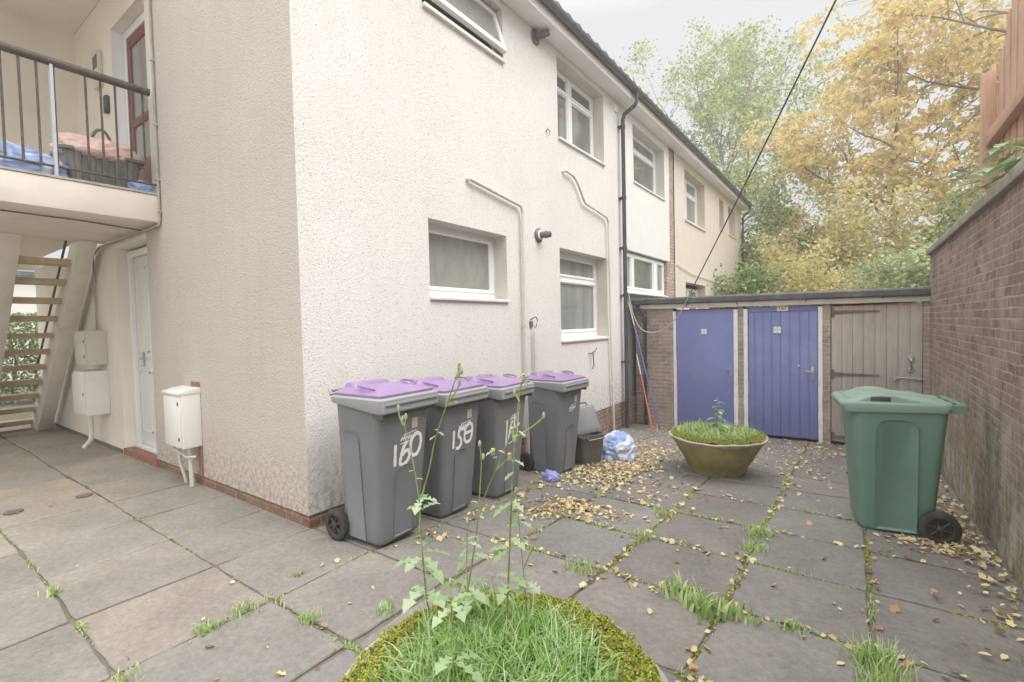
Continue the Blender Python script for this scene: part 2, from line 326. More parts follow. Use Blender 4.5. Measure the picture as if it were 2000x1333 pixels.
def thing(name, label, cat, loc=(0, 0, 0), rz=0, group=None):
    o = bpy.data.objects.new(name, None); COL.objects.link(o); o.location = loc; o.rotation_euler = (0, 0, rz)
    o.empty_display_size = .1
    return tag(o, label, cat, group)
def gz(y): return 0.0 if y <= 0 else (-.06*y if y < 7 else -.42)
def rrect(cx, cy, hx, hy, r, z, n=4, zf=None):
    out = []
    for qx, qy, a0 in ((1, 1, 0), (-1, 1, 90), (-1, -1, 180), (1, -1, 270)):
        for k in range(n+1):
            a = R(a0+90*k/n); x = cx+qx*(hx-r)+r*math.cos(a); y = cy+qy*(hy-r)+r*math.sin(a)
            out.append((x, y, z if zf is None else zf(x, y)))
    return out
def mesh_np(name, V, F, mat, parent=None, smooth=False):
    """fast mesh from numpy arrays: V (n,3), F (m,k)"""
    me = bpy.data.meshes.new(name); k = F.shape[1]
    me.vertices.add(len(V)); me.vertices.foreach_set('co', V.astype(np.float32).ravel())
    me.loops.add(F.size); me.loops.foreach_set('vertex_index', F.astype(np.int32).ravel())
    me.polygons.add(len(F)); me.polygons.foreach_set('loop_start', np.arange(0, F.size, k, dtype=np.int32))
    try: me.polygons.foreach_set('loop_total', np.full(len(F), k, dtype=np.int32))
    except Exception: pass
    me.materials.append(M[mat]); me.update(calc_edges=True); me.validate()
    ob = bpy.data.objects.new(name, me); COL.objects.link(ob)
    if parent: ob.parent = parent
    return ob

# ------------------------------------------------------------------ camera, light, world
def camera():
    yaw, pit, rol = 0.622833447, 0.0338664277, 0.0231635287
    f = Vector((-math.sin(yaw)*math.cos(pit), math.cos(yaw)*math.cos(pit), -math.sin(pit)))
    r = f.cross(Vector((0, 0, 1))).normalized(); d = f.cross(r)
    c, s = math.cos(rol), math.sin(rol); r2 = c*r+s*d; d2 = -s*r+c*d
    mat = Matrix((r2, -d2, -f)).transposed().to_4x4(); mat.translation = (3.57946, -2.12357, 1.6)
    cd = bpy.data.cameras.new('camera'); cam = bpy.data.objects.new('camera', cd); COL.objects.link(cam)
    cam.matrix_world = mat; cd.sensor_width = 36; cd.lens = 936.595*36/2000; cd.clip_end = 500; cd.clip_start = .05
    SC.camera = cam
camera()
SUN_EL, SUN_AZ = 50, 78   # azimuth measured from +y towards +x
def light():
    w = bpy.data.worlds.new('World'); SC.world = w; w.use_nodes = True; nt = w.node_tree
    bg = nt.nodes['Background']
    sky = nt.nodes.new('ShaderNodeTexSky'); sky.sky_type = 'NISHITA'; sky.sun_disc = False
    sky.sun_elevation = R(SUN_EL); sky.sun_rotation = R(SUN_AZ); sky.air_density = 1.5; sky.dust_density = 4
    # overcast: a pale, slightly mottled cloud sheet almost hides the clear sky
    tc = nt.nodes.new('ShaderNodeTexCoord'); n = N(nt, 'ShaderNodeTexNoise', Scale=1.6, Detail=5, Roughness=.5); L(nt, tc.outputs['Generated'], n.inputs['Vector'])
    cl = ramp(nt, n.outputs['Fac'], [(.3, (3.72, 3.75, 3.80)), (.7, (3.84, 3.87, 3.90))])
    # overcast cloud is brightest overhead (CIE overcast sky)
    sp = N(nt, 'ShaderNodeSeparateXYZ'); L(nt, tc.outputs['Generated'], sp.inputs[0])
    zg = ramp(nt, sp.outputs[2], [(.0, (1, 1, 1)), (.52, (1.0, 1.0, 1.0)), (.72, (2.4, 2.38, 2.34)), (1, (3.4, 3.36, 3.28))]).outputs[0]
    # and brighter again behind the camera, added there as fill light
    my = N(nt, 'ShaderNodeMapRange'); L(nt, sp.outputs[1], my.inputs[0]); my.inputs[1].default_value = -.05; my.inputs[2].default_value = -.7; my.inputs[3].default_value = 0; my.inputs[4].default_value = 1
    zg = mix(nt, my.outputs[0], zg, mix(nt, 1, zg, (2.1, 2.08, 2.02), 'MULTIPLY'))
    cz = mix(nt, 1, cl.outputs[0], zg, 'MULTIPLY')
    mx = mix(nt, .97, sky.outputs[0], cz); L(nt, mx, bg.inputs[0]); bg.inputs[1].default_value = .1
    ld = bpy.data.lights.new('sun', 'SUN'); ld.energy = 1.5; ld.angle = R(45); ld.color = (1, .975, .945)
    o = bpy.data.objects.new('sun', ld); COL.objects.link(o)
    el, az = R(SUN_EL), R(SUN_AZ); d = Vector((math.sin(az)*math.cos(el), math.cos(az)*math.cos(el), math.sin(el)))
    o.rotation_euler = d.to_track_quat('Z', 'Y').to_euler()
light()
vs = SC.view_settings; vs.view_transform = 'Standard'; vs.look = 'None'; vs.gamma = 1; vs.use_curve_mapping = False; vs.exposure = 1.1
SC.cycles.max_bounces = 7; SC.cycles.diffuse_bounces = 4; SC.cycles.transparent_max_bounces = 8
SC.cycles.use_denoising = True

# ------------------------------------------------------------------ ground and paving
def ground():
    g = MB(); ys = [-30, -20, -6, 0, 7, 9, 40, 50]
    for a, b in zip(ys, ys[1:]):
        g.add([(-50, a, gz(a)-.014), (50, a, gz(a)-.014), (50, b, gz(b)-.014), (-50, b, gz(b)-.014)], [(0, 1, 2, 3)])
    tag(g.build('ground', 'ground', fixn=False), kind='structure')
    p = MB(); P = .735; x_lines = [.75+P*k for k in range(-14, 4)]+[3.655, 4.425]; y_lines = [-5.84+P*k for k in range(0, 7)]
    y_lines = [-4.37, -3.635, -2.9, -2.165, -1.43, -.70, .035, .76, 1.49, 2.23, 2.95, 3.68, 4.33, 5.05, 5.8, 6.5, 6.97]
    jit = {}
    def cn(i, j):
        if (i, j) not in jit: jit[(i, j)] = (random.uniform(-.012, .012), random.uniform(-.012, .012))
        return jit[(i, j)]
    for j in range(len(y_lines)-1):
        for i in range(len(x_lines)-1):
            x0, x1, y0, y1 = x_lines[i], x_lines[i+1], y_lines[j], y_lines[j+1]
            if y0 > -.3:
                if x1 < .05: continue
                x0 = max(x0, .035)
            if x0 > 4.3: continue
            x1 = min(x1, 4.425)
            gp = .003 if x0 < .6 else .009
            gp += random.uniform(-.001, .002) if x0 < .6 else random.uniform(-.002, .005)
            q = [(x0+cn(i, j)[0]+gp, y0+cn(i, j)[1]+gp), (x1+cn(i+1, j)[0]-gp, y0+cn(i+1, j)[1]+gp), (x1+cn(i+1, j+1)[0]-gp, y1+cn(i+1, j+1)[1]-gp), (x0+cn(i, j+1)[0]+gp, y1+cn(i, j+1)[1]-gp)]
            if x1 == 4.425: q[1] = (4.425, q[1][1]); q[2] = (4.425, q[2][1])
            dz = random.uniform(-.004, .004); tx, ty = random.uniform(-.006, .006), random.uniform(-.006, .006)
            cx, cy = (x0+x1)/2, (y0+y1)/2
            # each slab is a raised plate with a worn, wavy edge
            n = 7; edge = []
            for a in range(4):
                A, B = Vector(q[a]), Vector(q[(a+1) % 4]); nrm = Vector((-(B-A).y, (B-A).x)).normalized()
                for k in range(n):
                    t = k/n; pt = A.lerp(B, t)
                    if k: pt += nrm*random.uniform(-.002, .009)
                    else: pt += ((Vector((cx, cy))-pt).normalized())*random.uniform(.004, .022)
                    edge.append(pt)
            def zz(pt, d): return gz(pt[1])+dz+tx*(pt[0]-cx)+ty*(pt[1]-cy)+d
            r0 = [(e[0], e[1], zz(e, -.028)) for e in edge]; r1 = [(e[0], e[1], zz(e, -.005)) for e in edge]
            r2 = []
            for e in edge:
                w = e+(Vector((cx, cy))-e).normalized()*.007; r2.append((w[0], w[1], zz(w, 0)))
            p.loft([r0, r1, r2], cap=False); o = len(p.v)-len(edge); p.f.append(tuple(range(o, o+len(edge)))); p.m.append(0)
    tag(p.build('paving', 'slab', smooth=True, auto=25), kind='structure')
ground()

# ------------------------------------------------------------------ walls with openings
def wall_with_holes(plane, c, u0, u1, z0, z1, holes, depth, out=1):
    """plane 'x': wall at x=c, u runs along y.  plane 'y': wall at y=c, u runs along x. holes (u0,u1,z0,z1)[,depth]; reveals go to c-out*depth"""
    mb = MB()
    us = sorted({u0, u1, *[h[0] for h in holes], *[h[1] for h in holes]}); zs = sorted({z0, z1, *[h[2] for h in holes], *[h[3] for h in holes]})
    us = [u for u in us if u0 <= u <= u1]; zs = [z for z in zs if z0 <= z <= z1]
    def P(u, z, d=0): return (c-out*d, u, z) if plane == 'x' else (u, c-out*d, z)
    for a, b in zip(us, us[1:]):
        for e, f in zip(zs, zs[1:]):
            um, zm = (a+b)/2, (e+f)/2
            if any(h[0] < um < h[1] and h[2] < zm < h[3] for h in holes): continue
            mb.add([P(a, e), P(b, e), P(b, f), P(a, f)], [(0, 1, 2, 3)] if (plane == 'x') == (out == 1) else [(3, 2, 1, 0)])
    rvs = []
    for h in holes:
        rv = MB(); rvs.append(rv)
        d = h[4] if len(h) > 4 else depth; a, b, e, f = h[:4]
        A = [P(a, e), P(b, e), P(b, f), P(a, f)]; B = [P(a, e, d), P(b, e, d), P(b, f, d), P(a, f, d)]
        rv.add(A+B, [(0, 4, 5, 1), (1, 5, 6, 2), (2, 6, 7, 3), (3, 7, 4, 0)])
    return mb, rvs

def window(parent, y0, y1, z0, z1, xf, lights, sill_x=None, glass='glass_dark', fw=.055, sill_mat='sill', tall=.05, so=.04):
    """upvc window facing +x; front of frame at xf. lights = list of (ya,yb,za,zb) openings as fractions"""
    f = MB(); g = MB(); W, H = y1-y0, z1-z0
    rects = [(y0+a*W, y0+b*W, z0+c*H, z0+d*H) for a, b, c, d in lights]
    # frame = solid plate pierced by the lights, thickness .06
    us = sorted({y0, y1, *[r[0] for r in rects], *[r[1] for r in rects]}); zs = sorted({z0, z1, *[r[2] for r in rects], *[r[3] for r in rects]})
    for a, b in zip(us, us[1:]):
        for c, d in zip(zs, zs[1:]):
            if any(r[0] < (a+b)/2 < r[1] and r[2] < (c+d)/2 < r[3] for r in rects): continue
            f.add([(xf, a, c), (xf, b, c), (xf, b, d), (xf, a, d)], [(0, 1, 2, 3)])
    for r in rects:
        a, b, c, d = r; i = .012
        F0 = [(xf, a, c), (xf, b, c), (xf, b, d), (xf, a, d)]; F1 = [(xf-.012, a+i, c+i), (xf-.012, b-i, c+i), (xf-.012, b-i, d-i), (xf-.012, a+i, d-i)]
        F2 = [(xf-.04, a+i, c+i), (xf-.04, b-i, c+i), (xf-.04, b-i, d-i), (xf-.04, a+i, d-i)]
        q = [(0, 1, 5, 4), (1, 2, 6, 5), (2, 3, 7, 6), (3, 0, 4, 7)]
        f.add(F0+F1, q); f.add(F1+F2, q)
        # raised sash bead round each light
        o2 = .03
        for (aa, bb, cc, dd) in ((a-o2, b+o2, c-o2, c-.006), (a-o2, b+o2, d+.006, d+o2), (a-o2, a-.006, c-.006, d+.006), (b+.006, b+o2, c-.006, d+.006)):
            f.box(xf-.004, xf+.012, max(aa, y0+.004), min(bb, y1-.004), max(cc, z0+.004), min(dd, z1-.004))
    # outer edges
    f.add([(xf, y0, z0), (xf, y1, z0), (xf, y1, z1), (xf, y0, z1), (xf-.06, y0, z0), (xf-.06, y1, z0), (xf-.06, y1, z1), (xf-.06, y0, z1)], [(0, 4, 5, 1), (1, 5, 6, 2), (2, 6, 7, 3), (3, 7, 4, 0), (4, 7, 6, 5)])
    fo = f.build('window', 'pvc', parent)
    gl = glass if isinstance(glass, (list, tuple)) else [glass]*len(rects)
    for k, r in enumerate(rects):
        MB().box(xf-.046, xf-.034, r[0]+.004, r[1]-.004, r[2]+.004, r[3]-.004).build('pane', gl[k], fo)
    if sill_x is not None:
        s = MB(); s.add([(xf-.02, y0-.0, z0+.012), (sill_x, y0-.0, z0-.018), (sill_x, y1+.0, z0-.018), (xf-.02, y1+.0, z0+.012),
                         (xf-.02, y0, z0-tall), (sill_x, y0, z0-tall), (sill_x, y1, z0-tall), (xf-.02, y1, z0-tall)],
                        [(0, 1, 2, 3), (4, 7, 6, 5), (0, 4, 5, 1), (1, 5, 6, 2), (2, 6, 7, 3), (3, 7, 4, 0)])
        s.build('window_sill', sill_mat, fo, bevel=.004)
    return fo

def make_block():
    root = thing('apartment_block', 'pebbledashed two-storey apartment block with grey gutter and open stair landing', 'building', (0, 0, 0))
    # --- near pebbledash facade
    Z0, ZT = .098, 5.75
    H = [(1.43, 2.79, 1.88, 2.72), (4.125, 5.78, 1.315, 2.73), (1.43, 2.81, 4.86, 5.52), (4.145, 5.745, 4.325, 5.54)]
    mb, rv = wall_with_holes('x', 0, 0, 6.6, Z0, ZT, H, .2)
    mb.build('facade_wall', 'dash', root, fixn=False); [v_.build('window_reveal', 'reveal', root, fixn=False) for v_ in rv]
    MB().add([(0, 0, Z0), (0, 6.6, Z0), (-.03, 6.6, Z0), (-.03, 0, Z0)], [(0, 1, 2, 3)]).build('render_stop', 'render', root)
    window(root, 1.43, 2.79, 1.93, 2.72, -.2, [(.055, .945, .13, .90)], .035, 'glass_frost')
    window(root, 4.125, 5.78, 1.365, 2.73, -.2, [(.05, .95, .74, .93), (.05, .95, .09, .65)], .035, ['glass_net', 'glass_net'])
    window(root, 4.145, 5.745, 4.375, 5.54, -.2, [(.04, .42, .05, .72), (.04, .42, .78, .95), (.50, .96, .05, .70), (.50, .96, .78, .95)], .035, 'glass_dark')
    # open top-hung bathroom window
    f = MB(); y0, y1, z0, z1 = 1.43, 2.81, 4.9, 5.52
    for b in ((y0, y1, z0, z0+.05), (y0, y1, z1-.05, z1), (y0, y0+.05, z0+.05, z1-.05), (y1-.05, y1, z0+.05, z1-.05)): f.box(-.2, -.14, *b)
    fo = f.build('window', 'pvc', root, bevel=.004)
    f = MB(); h = z1-z0-.06; a = R(17)
    def T(y, t, d): # t down from hinge, d outward
        return (-.11+d*math.cos(a)+t*math.sin(a), y, z1-.03-t*math.cos(a)+d*math.sin(a))
    def sb(mbx, ya, yb, ta, tb, da, db):
        mbx.add([T(y, t, d) for t in (ta, tb) for y in (ya, yb) for d in (da, db)], [(0, 2, 3, 1), (4, 5, 7, 6), (0, 1, 5, 4), (2, 6, 7, 3), (0, 4, 6, 2), (1, 3, 7, 5)])
    ya, yb = y0+.02, y1-.02
    for b in ((ya, yb, 0, .07), (ya, yb, h-.075, h), (ya, ya+.07, .07, h-.075), (yb-.07, yb, .07, h-.075)): sb(f, *b, -.03, .03)
    sash = f.build('sash', 'pvc', fo, bevel=.006); sash['label'] = 'opening sash tilted outwards'
    g = MB(); sb(g, ya+.06, yb-.06, .06, h-.065, -.008, .008); g.build('pane', 'glass_frost', fo)
    MB().box(-.19, .04, y0, y1+.0, 4.845, 4.885).build('window_sill', 'sill', fo, bevel=.004)
    # --- smooth white projecting panel (upper) over the recessed ground-floor window
    mb, rv = wall_with_holes('x', .0, 6.6, 9.33, 3.0, 5.8, [(7.09, 9.0, 4.35, 5.5)], .2)
    mb.add([(0, 6.6, 3.0), (0, 9.33, 3.0), (-.14, 9.33, 3.0), (-.14, 6.6, 3.0)], [(0, 1, 2, 3)])
    mb.build('upper_panel_wall', 'render', root, fixn=False); [v_.build('window_reveal', 'reveal', root, fixn=False) for v_ in rv]
    window(root, 7.09, 9.0, 4.40, 5.50, -.2, [(.04, .20, .05, .95), (.27, .955, .05, .66), (.27, .955, .745, .95)], .03, ['glass_net', 'glass_dark', 'glass_net'])
    mb, rv = wall_with_holes('x', -.14, 6.6, 9.15, Z0, 3.0, [], .1)
    mb.build('recessed_wall', 'render', root, fixn=False)
    window(root, 6.66, 9.12, 2.2, 2.96, -.075, [(.03, .17, .12, .9), (.235, .70, .12, .9), (.80, .965, .12, .9)], .03, ['glass_net', 'glass_dark', 'glass_net'])
    b = MB(); b.box(-.2, -.02, 9.33, 9.73, 3.0, 5.8); b.box(-.2, -.015, 9.15, 9.73, -.42, 3.0); b.build('brick_pier', 'brick_pil', root)
    # --- plinth
    MB().box(-.2, -.012, .201, 9.15, -.47, Z0).build('plinth', 'plinth_y', root)
    MB().box(-3.2, -.012, .012, .2, -.05, Z0-.001).build('plinth', 'plinth_x', root)
    # --- gable-side wall (y=0), recess with door, inner wall of the passage
    mb = MB(); mb.add([(-2.9, 0, Z0), (0, 0, Z0), (0, 0, 6.1), (-2.9, 0, 6.1)], [(0, 1, 2, 3)])
    mb.add([(-3.2, 0, .1), (-2.9, 0, .1), (-2.9, 0, 2.83), (-3.2, 0, 2.83)], [(0, 1, 2, 3)]); mb.build('gable_wall', 'dash_shaded', root, fixn=False)
    mb = MB()
    mb.add([(-8.85, 0, .0), (-4.33, 0, .0), (-4.33, 0, 2.83), (-8.85, 0, 2.83)], [(0, 1, 2, 3)])
    mb.add([(-4.33, 0, 2.72), (-3.2, 0, 2.72), (-3.2, 0, 2.83), (-4.33, 0, 2.83)], [(0, 1, 2, 3)])
    mb.add([(-4.33, 0, 0), (-4.33, .17, 0), (-4.33, .17, 2.72), (-4.33, 0, 2.72)], [(0, 1, 2, 3)])
    mb.add([(-3.2, 0, .1), (-3.2, .17, .1), (-3.2, .17, 2.72), (-3.2, 0, 2.72)], [(0, 3, 2, 1)])
    mb.add([(-4.33, 0, 2.72), (-4.33, .17, 2.72), (-3.2, .17, 2.72), (-3.2, 0, 2.72)], [(0, 1, 2, 3)])
    mb.add([(-8.85, 0, 0), (-8.85, 0, 3.0), (-8.85, .3, 3.0), (-8.85, .3, 0)], [(0, 1, 2, 3)])
    # end lintel, underside of passage ceiling, hidden far side wall
    mb.box(-9.0, -8.85, -2.6, 0, 2.82, 3.4)
    mb.box(-8.85, -5.62, -3.0, -.0, 3.0, 3.12)
    MB().box(-9.0, -2.73, -7.2, -7.0, 0, 6.1).build('far_side_wall', 'entry', root)
    mb.build('passage_wall', 'entry', root, fixn=False)
    MB().box(-8.86, -4.40, -.004, .1, -.04, .05).build('passage_plinth', 'iron', root)
    # lower door
    d = MB(); d.box(-4.33, -4.24, .12, .2, .12, 2.68); d.box(-3.29, -3.2, .12, .2, .12, 2.68); d.box(-4.24, -3.29, .12, .2, 2.6, 2.68); d.box(-4.33, -3.2, .10, .2, .08, .12)
    fr = d.build('door_frame', 'pvc', root, bevel=.004)
    d = MB(); d.box(-4.235, -3.295, .165, .205, .125, 2.595); dd = d.build('door', 'door_white', root, bevel=.003)
    pn = MB()
    for xa, xb in ((-4.14, -3.82), (-3.72, -3.40)):
        for za, zb in ((.3, 1.1), (1.35, 2.45)):
            for q in ((xa, xb, za, za+.02), (xa, xb, zb-.02, zb), (xa, xa+.02, za, zb), (xb-.02, xb, za, zb)): pn.box(q[0], q[1], .157, .166, q[2], q[3])
    pn.build('panel_moulding', 'door_white', dd)
    h = MB(); h.box(-4.02, -3.985, .15, .165, 1.16, 1.36); h.tube([(-4.0, .15, 1.27), (-4.0, .115, 1.27), (-3.9, .115, 1.27)], .01, 8); h.build('door_handle', 'metal', dd)
    MB().box(-4.34, -3.2, -.012, .12, -.02, .08).build('door_step', 'redtile', root)
    # --- landing: slab, upper walls, upper door
    s = MB(); s.box(-4.78, -2.73, -3.0, -.003, 2.83, 3.125); s.box(-5.75, -4.78, -3.0, -1.35, 2.83, 3.125); sl = s.build('landing_slab', 'concrete', root, bevel=.01)
    MB().box(-4.5, -2.72, -3.0, -.004, 3.127, 3.15).build('landing_edge_strip', 'conduit', root)
    u = MB()
    u.add([(-5.61, 0, 3.1), (-4.08, 0, 3.1), (-4.08, 0, 5.94), (-5.61, 0, 5.94)], [(0, 1, 2, 3)])
    u.add([(-4.08, 0, 5.45), (-2.9, 0, 5.45), (-2.9, 0, 5.94), (-4.08, 0, 5.94)], [(0, 1, 2, 3)])
    u.add([(-4.08, 0, 5.45), (-4.08, .19, 5.45), (-2.9, .19, 5.45), (-2.9, 0, 5.45)], [(0, 1, 2, 3)])
    u.add([(-5.61, -3.0, 3.85), (-5.61, 0, 3.85), (-5.61, 0, 5.94), (-5.61, -3.0, 5.94)], [(0, 1, 2, 3)])
    u.box(-5.61, -2.73, -3.0, -.004, 5.94, 6.1); u.box(-5.75, -5.62, -3.0, 0, 3.0, 6.1)
    u.build('landing_wall', 'entry', root, fixn=False)
    MB().add([(-5.605, -3.0, 2.95), (-5.605, -.001, 2.95), (-5.605, -.001, 3.86), (-5.605, -3.0, 3.86)], [(0, 1, 2, 3)]).build('landing_dado', 'entry_dado', root, fixn=False)
    MB().box(-2.93, -2.735, -.006, .2, 3.1, 6.1).build('smooth_corner', 'reveal', root)
    MB().add([(-4.08, 0, 3.13), (-4.08, .19, 3.13), (-4.08, .19, 5.45), (-4.08, 0, 5.45)], [(0, 1, 2, 3)]).build('door_jamb', 'pvc', root, fixn=False)
    d = MB(); d.box(-4.07, -3.98, .12, .19, 3.15, 5.44); d.box(-3.02, -2.94, .12, .19, 3.15, 5.44); d.box(-3.98, -3.02, .12, .19, 5.34, 5.44); d.build('door_frame', 'pvc', root, bevel=.004)
    d = MB()
    for b in ((-3.98, -3.86, 3.15, 5.34), (-3.14, -3.02, 3.15, 5.34), (-3.86, -3.14, 3.15, 3.75), (-3.86, -3.14, 5.2, 5.34), (-3.86, -3.14, 4.2, 4.3)): d.box(b[0], b[1], .13, .175, b[2], b[3])
    ud = d.build('door', 'brown_dark', root, bevel=.004); ud['label'] = 'dark red glazed door on the landing'
    MB().box(-3.87, -3.13, .145, .16, 3.74, 5.21).build('pane', 'glass_net', ud)
    # railing
    rl = MB(); rl.tube([(-2.76, -3.0, 4.25), (-2.76, -.05, 4.25)], .040, 10); rail = rl.build('railing', 'rail', root, smooth=True)
    MB().tube([(-2.76, -3.0, 3.245), (-2.76, -.02, 3.245)], .012, 6).build('bottom_rail', 'rail', rail, smooth=True)
    for k in range(25):
        y = -.116-.1195*k
        if k % 6 == 5 and k < 10 or k == 17: continue
        MB().tube([(-2.76, y, 3.235), (-2.76, y, 4.235)], .0105, 6).build('baluster', 'rail', rail, smooth=True)
    for y in (-.85, -2.15): MB().box(-2.785, -2.735, y-.012, y+.012, 3.15, 4.22).build('railing_post', 'post', rail)
    # staircase
    st = None
    th = math.atan2(.245, .286)
    def stringer(y0, y1):
        a = (-8.16, 0.0); b = (-7.6, 0.0); c = (-4.62, 2.83); d = (-5.06, 2.83)
        m = MB(); m.loft([[(p[0], y0, p[1]) for p in (a, b, c, d)], [(p[0], y1, p[1]) for p in (a, b, c, d)]]); return m
    st = thing_part = bpy.data.objects.new('staircase', None); COL.objects.link(st); st.parent = root
    stringer(-.29, -.10).build('stringer', 'stair', st, bevel=.012); stringer(-1.02, -.81).build('stringer', 'stair', st, bevel=.012)
    for k in range(11):
        x = -8.02+.286*k; z = .17+.245*k
        MB().box(x-.13, x+.13, -.81, -.29, z-.08, z).build('stair_tread', 'tread', st, bevel=.006)
    MB().tube([(-7.9, -.20, 1.05), (-5.2, -.20, 3.36)], .016, 8).build('stair_handrail', 'rail', st, smooth=True)
    # --- eaves and roof
    f = MB()
    def zr(y): return 5.585+.009*y
    def prism(m, pts, ya, yb): # pts (x,dz)
        m.loft([[(x, ya, zr(ya)+z) for x, z in pts], [(x, yb, zr(yb)+z) for x, z in pts]])
    ya, yb = -.25, 9.74
    prism(f, [(0.002, 0), (.27, 0), (.27, .17), (.24, .17), (.24, .03), (0.002, .03)], ya, yb); f.build('eaves_fascia', 'fascia', root, bevel=.004)
    r = MB()
    def roof(m, ya, yb):
        n = int((yb-ya)/.03); xs = [(.36, 0), (-3.6, 1.85)]
        rows = []
        for x, dz in xs:
            rows.append([(x, ya+(yb-ya)*i/n, zr(ya+(yb-ya)*i/n)+.235+dz+.022*math.cos(2*math.pi*(ya+(yb-ya)*i/n)/.30)) for i in range(n+1)])
        low = [[(p[0], p[1], p[2]-.05) for p in row] for row in rows]
        for i in range(n):
            A, B, C2, D = rows[0][i], rows[0][i+1], rows[1][i+1], rows[1][i]; a, b, c, d = low[0][i], low[0][i+1], low[1][i+1], low[1][i]
            m.add([A, B, C2, D, a, b, c, d], [(0, 1, 2, 3), (4, 7, 6, 5), (0, 4, 5, 1)])
        m.box(-7.2, -3.55, ya, yb, zr(ya)+.75, zr(ya)+2.0)
    roof(r, ya, yb); r.build('roof', 'tiles', root, fixn=False)
    g = MB(); pr_ = [(.345+.062*math.cos(a), .165+.062*math.sin(a)) for a in [math.pi+math.pi*k/10 for k in range(11)]]
    g.loft([[(x, ya, zr(ya)+z) for x, z in pr_], [(x, yb, zr(yb)+z) for x, z in pr_]], cap=True)
    y = .3
    while y < 9.7:
        q = [(.345+.069*math.cos(a), .165+.069*math.sin(a)) for a in [math.pi+math.pi*k/10 for k in range(11)]]
        g.loft([[(x, y, zr(y)+z) for x, z in q], [(x, y+.04, zr(y)+z) for x, z in q]]); y += .92
    g.build('gutter', 'gutter', root)
    # downpipe
    d = MB(); d.tube([(.345, 6.42, 5.78), (.345, 6.42, 5.60), (.31, 6.42, 5.53), (.12, 6.4, 5.42), (.085, 6.4, 5.33), (.085, 6.4, -.40)], .036, 12)
    for z in (5.2, 3.9, 2.98, 2.1, .86): d.tube([(.085, 6.4, z-.03), (.085, 6.4, z+.03)], .046, 12); d.box(.0, .06, 6.34, 6.46, z-.012, z+.012)
    d.build('downpipe', 'black_pipe', root, smooth=True)
    # overflow and waste pipes
    p = MB(); p.tube([(.0, 2.05, 3.25), (.045, 2.06, 3.25), (.05, 3.06, 3.135), (.05, 3.10, 3.05)], .021, 10); p.build('overflow_pipe', 'mossy_pipe', root, smooth=True)
    p = MB(); p.tube([(.05, 3.10, 3.06), (.05, 3.10, .0), (.05, 3.1, -.12)], .023, 10)
    for z in (2.6, 1.6, .6): p.tube([(.05, 3.1, z-.018), (.05, 3.1, z+.018)], .029, 10)
    p.build('waste_pipe', 'cream_pipe', root, smooth=True)
    MB().tube([(.045, 3.33, 1.5), (.045, 3.33, -.15)], .020, 10).build('waste_pipe', 'cream_pipe', root, smooth=True)
    p = MB(); p.tube([(.0, 4.25, 3.87), (.05, 4.27, 3.88), (.05, 4.50, 3.86), (.05, 4.62, 3.80), (.05, 4.88, 3.52), (.05, 5.70, 3.43), (.05, 5.76, 3.36)], .018, 10); p.build('overflow_pipe', 'mossy_pipe', root, smooth=True)
    p = MB(); p.tube([(.05, 5.77, 3.37), (.05, 5.80, 1.4), (.05, 5.87, -.33)], .018, 10)
    for z in (2.7, 1.5, .5): p.tube([(.05, 5.81, z-.015), (.05, 5.81, z+.015)], .024, 10)
    p.build('waste_pipe', 'cream_pipe', root, smooth=True)
    # conduit and cable runs round the landing
    p = MB(); p.tube([(-2.715, -.02, 6.1), (-2.715, -.02, 2.86), (-2.73, -.03, 2.80), (-3.1, -.03, 2.79), (-4.9, -.03, 2.78), (-5.15, -.03, 2.70), (-5.15, -.03, 1.66)], .012, 8)
    for z in (5.3, 4.6, 3.9, 3.3, 2.95): p.box(-2.735, -2.695, -.035, -.002, z-.012, z+.012)
    p.build('cable_conduit', 'conduit', root, smooth=True)
    MB().tube([(-2.85, -3.0, 2.81), (-3.0, -1.6, 2.80), (-3.1, -.6, 2.81), (-3.2, -.05, 2.80)], .009, 6).build('cable', 'iron', root, smooth=True)
    # small wall fittings
    p = MB(); p.tube([(.0, 3.30, 1.66), (.05, 3.30, 1.69), (.06, 3.34, 1.70), (.06, 3.38, 1.66), (.05, 3.37, 1.58), (.05, 3.32, 1.55)], .008, 6); p.box(0, .02, 3.27, 3.33, 1.56, 1.64); p.build('pipe_bracket', 'iron', root)
    p = MB(); p.tube([(.0, 5.02, 1.10), (.05, 5.02, 1.10), (.05, 5.16, 1.13), (.05, 5.22, 1.18)], .009, 6); p.tube([(.05, 5.08, 1.10), (.05, 5.10, .88), (.05, 5.04, .85)], .009, 6); p.build('pipe_bracket', 'iron', root)
    MB().tube([(.0, 3.80, 4.32), (.03, 3.80, 4.36), (.04, 3.85, 4.34), (.03, 3.84, 4.28)], .008, 6).build('hook', 'iron', root)
    MB().box(0, .03, 6.19, 6.30, 5.44, 5.54).build('wall_tab', 'fascia', root)
    MB().box(-.14, -.12, 6.70, 6.84, .62, .86).build('air_brick', 'reveal', root)
    # rest of the volume
    b = MB(); b.box(-7.2, -.62, .32, 9.7, -.4, 5.58); b.build('core', 'render', root)
    return zr
zr = make_block()

